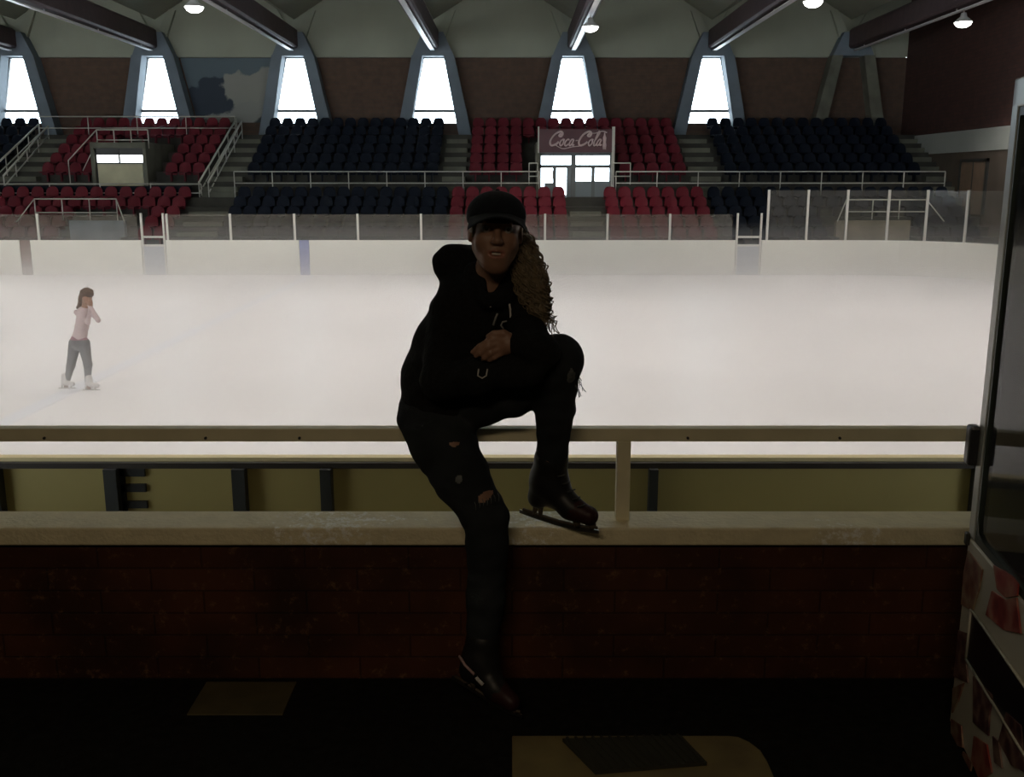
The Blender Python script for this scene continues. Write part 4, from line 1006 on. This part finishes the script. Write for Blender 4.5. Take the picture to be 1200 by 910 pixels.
for s_ in range(14):        # loose ringlets at the lower right
    t0 = rnd.uniform(.6,.95); c, r = hcl(t0); p0 = c+Vector((r*.8,0,0)); pts = []; ph = rnd.uniform(0,6); ln = rnd.uniform(.03,.07); ox_ = rnd.uniform(.012,.034)
    for k in range(22):
        u = k/21; w = ph+u*9; pts.append(p0+Vector((ox_*math.sin(u*1.6)+.006*math.cos(w), .006*math.sin(w), -ln*u+.004*math.sin(w))))
    cu.tube(pts, .0013, 4)
ch_ = cu.build('hair_curls', M_hair, root)

# ---- the skater far out on the ice
YS = 15.6
feetp = pt(90,456,YS); YS = YS*( (CAMZ-ICE)/(CAMZ-feetp.z) )      # on the ice
sk = empty('person', (pt(91,456,YS).x, YS, ICE), 'person skating away on the misty ice in pale pink top and grey leggings', 'person')
Q = lambda px, py, r, dy=0: (pt(px,py,YS+dy), r)
M_sskin = M_skin; M_pink = mat('pale_pink_top', (.55,.43,.42), .9, nscale=4, namt=.08); M_grey = mat('grey_leggings', (.16,.15,.15), .9, nscale=4, namt=.1); M_hips = mat('dusky_red_waist', (.30,.16,.18), .9)
tors = chain([Q(101,361,.04),Q(98,366,.10),Q(96,382,.10),Q(93,396,.115)], k=.03)
bodyS = chain([Q(102,349,.078,-.02),Q(103,354,.06,-.04)], k=.03)+chain([Q(100,356,.05),Q(99,364,.06)], k=.02)+[(*t[:3], t[3]*.8, t[4]*.8, *t[5:]) for t in tors]
armsk = chain([Q(107,365,.045,-.10),Q(115,375,.038,-.28),Q(105,358,.030,-.20)], k=.02)+chain([Q(90,366,.045,.10),Q(103,378,.038,-.12),Q(106,360,.028,-.18)], k=.02)
legS = chain([Q(88,402,.10,.03),Q(83,428,.065,.08),Q(78,448,.045,.12)], k=.03)+chain([Q(98,402,.10,-.03),Q(103,427,.065,-.02),Q(103,446,.045,0)], k=.03)
sm_ = lambda L_, f: [(*t[:3], t[3]*f, t[4]*f, *t[5:]) for t in L_]
hS = []
for cx, cy, dy in ((105,357,-.22),(107,359,-.20)):
    hS += [cap(pt(cx,cy,YS+dy), pt(cx,cy-4,YS+dy), .024, .022, k=.01)]
    for f_ in range(4): hS += [cap(pt(cx-1.2+f_*.9,cy-4,YS+dy), pt(cx-1.8+f_*.8,cy-8,YS+dy+.02), .009, .007, k=.004)]
    hS += [cap(pt(cx-1.6,cy-1,YS+dy), pt(cx-3.2,cy-4,YS+dy), .010, .008, k=.004)]
hS += [ell(pt(104.5,351,YS-.10), (.016,.02,.016), k=.01), ell(pt(97,352,YS-.02), (.012,.02,.03), k=.01)]
footS = [cap(pt(78,449,YS+.12), pt(77,455,YS+.10), .035,.035), cap(pt(103,447,YS), pt(104,454,YS-.05), .035,.035)]
sdf_mesh('body', bodyS+sm_(armsk,.85)+sm_(legS,.85)+hS+footS, .009, [M_skin], sk, k=.02)
sdf_mesh('top', tors+armsk[:2]+armsk[2:4], .010, [M_pink], sk, k=.03, wob=.003, wfreq=20)
sdf_mesh('leggings', chain([Q(92,398,.118),Q(93,402,.118)], k=.03)+legS, .010, [M_grey, M_hips], sk, k=.03, paint=[(lambda P: P[:,2] > ICE+.83, 1)])
sdf_mesh('hair', [cap(pt(101,345,YS+.01), pt(99,350,YS+.06), .098, .095), cap(pt(98,350,YS+.08), pt(93,360,YS+.10), .07, .045), cap(pt(104,343,YS-.03), pt(101,343,YS), .075, .08)], .010, [mat('brown_hair_far', (.10,.06,.04), .7)], sk, k=.04, wob=.006, wfreq=40)
for (a, b, c, d) in ((77,453,.10,-.06),(105,452,-.03,-.05)):
    p = pt(a,b,YS+c); z0 = ICE+.045
    o = sdf_mesh('skate_boot', [cap((p.x,p.y,ICE+.20),(p.x,p.y,ICE+.12),.055,.055), cap((p.x-.02,p.y,ICE+.09),(p.x+.15,p.y-.06,ICE+.085),.045,.036)], .008, [mat('white_boot', (.62,.58,.56), .5)], sk, k=.02)
    MB().box((p.x-.10,p.y-.05,ICE+.004),(p.x+.19,p.y-.045,ICE+.02)).box((p.x-.05,p.y-.055,ICE+.02),(p.x-.03,p.y-.035,ICE+.06)).box((p.x+.10,p.y-.055,ICE+.02),(p.x+.12,p.y-.035,ICE+.06)).build('blade', M_steel, sk)
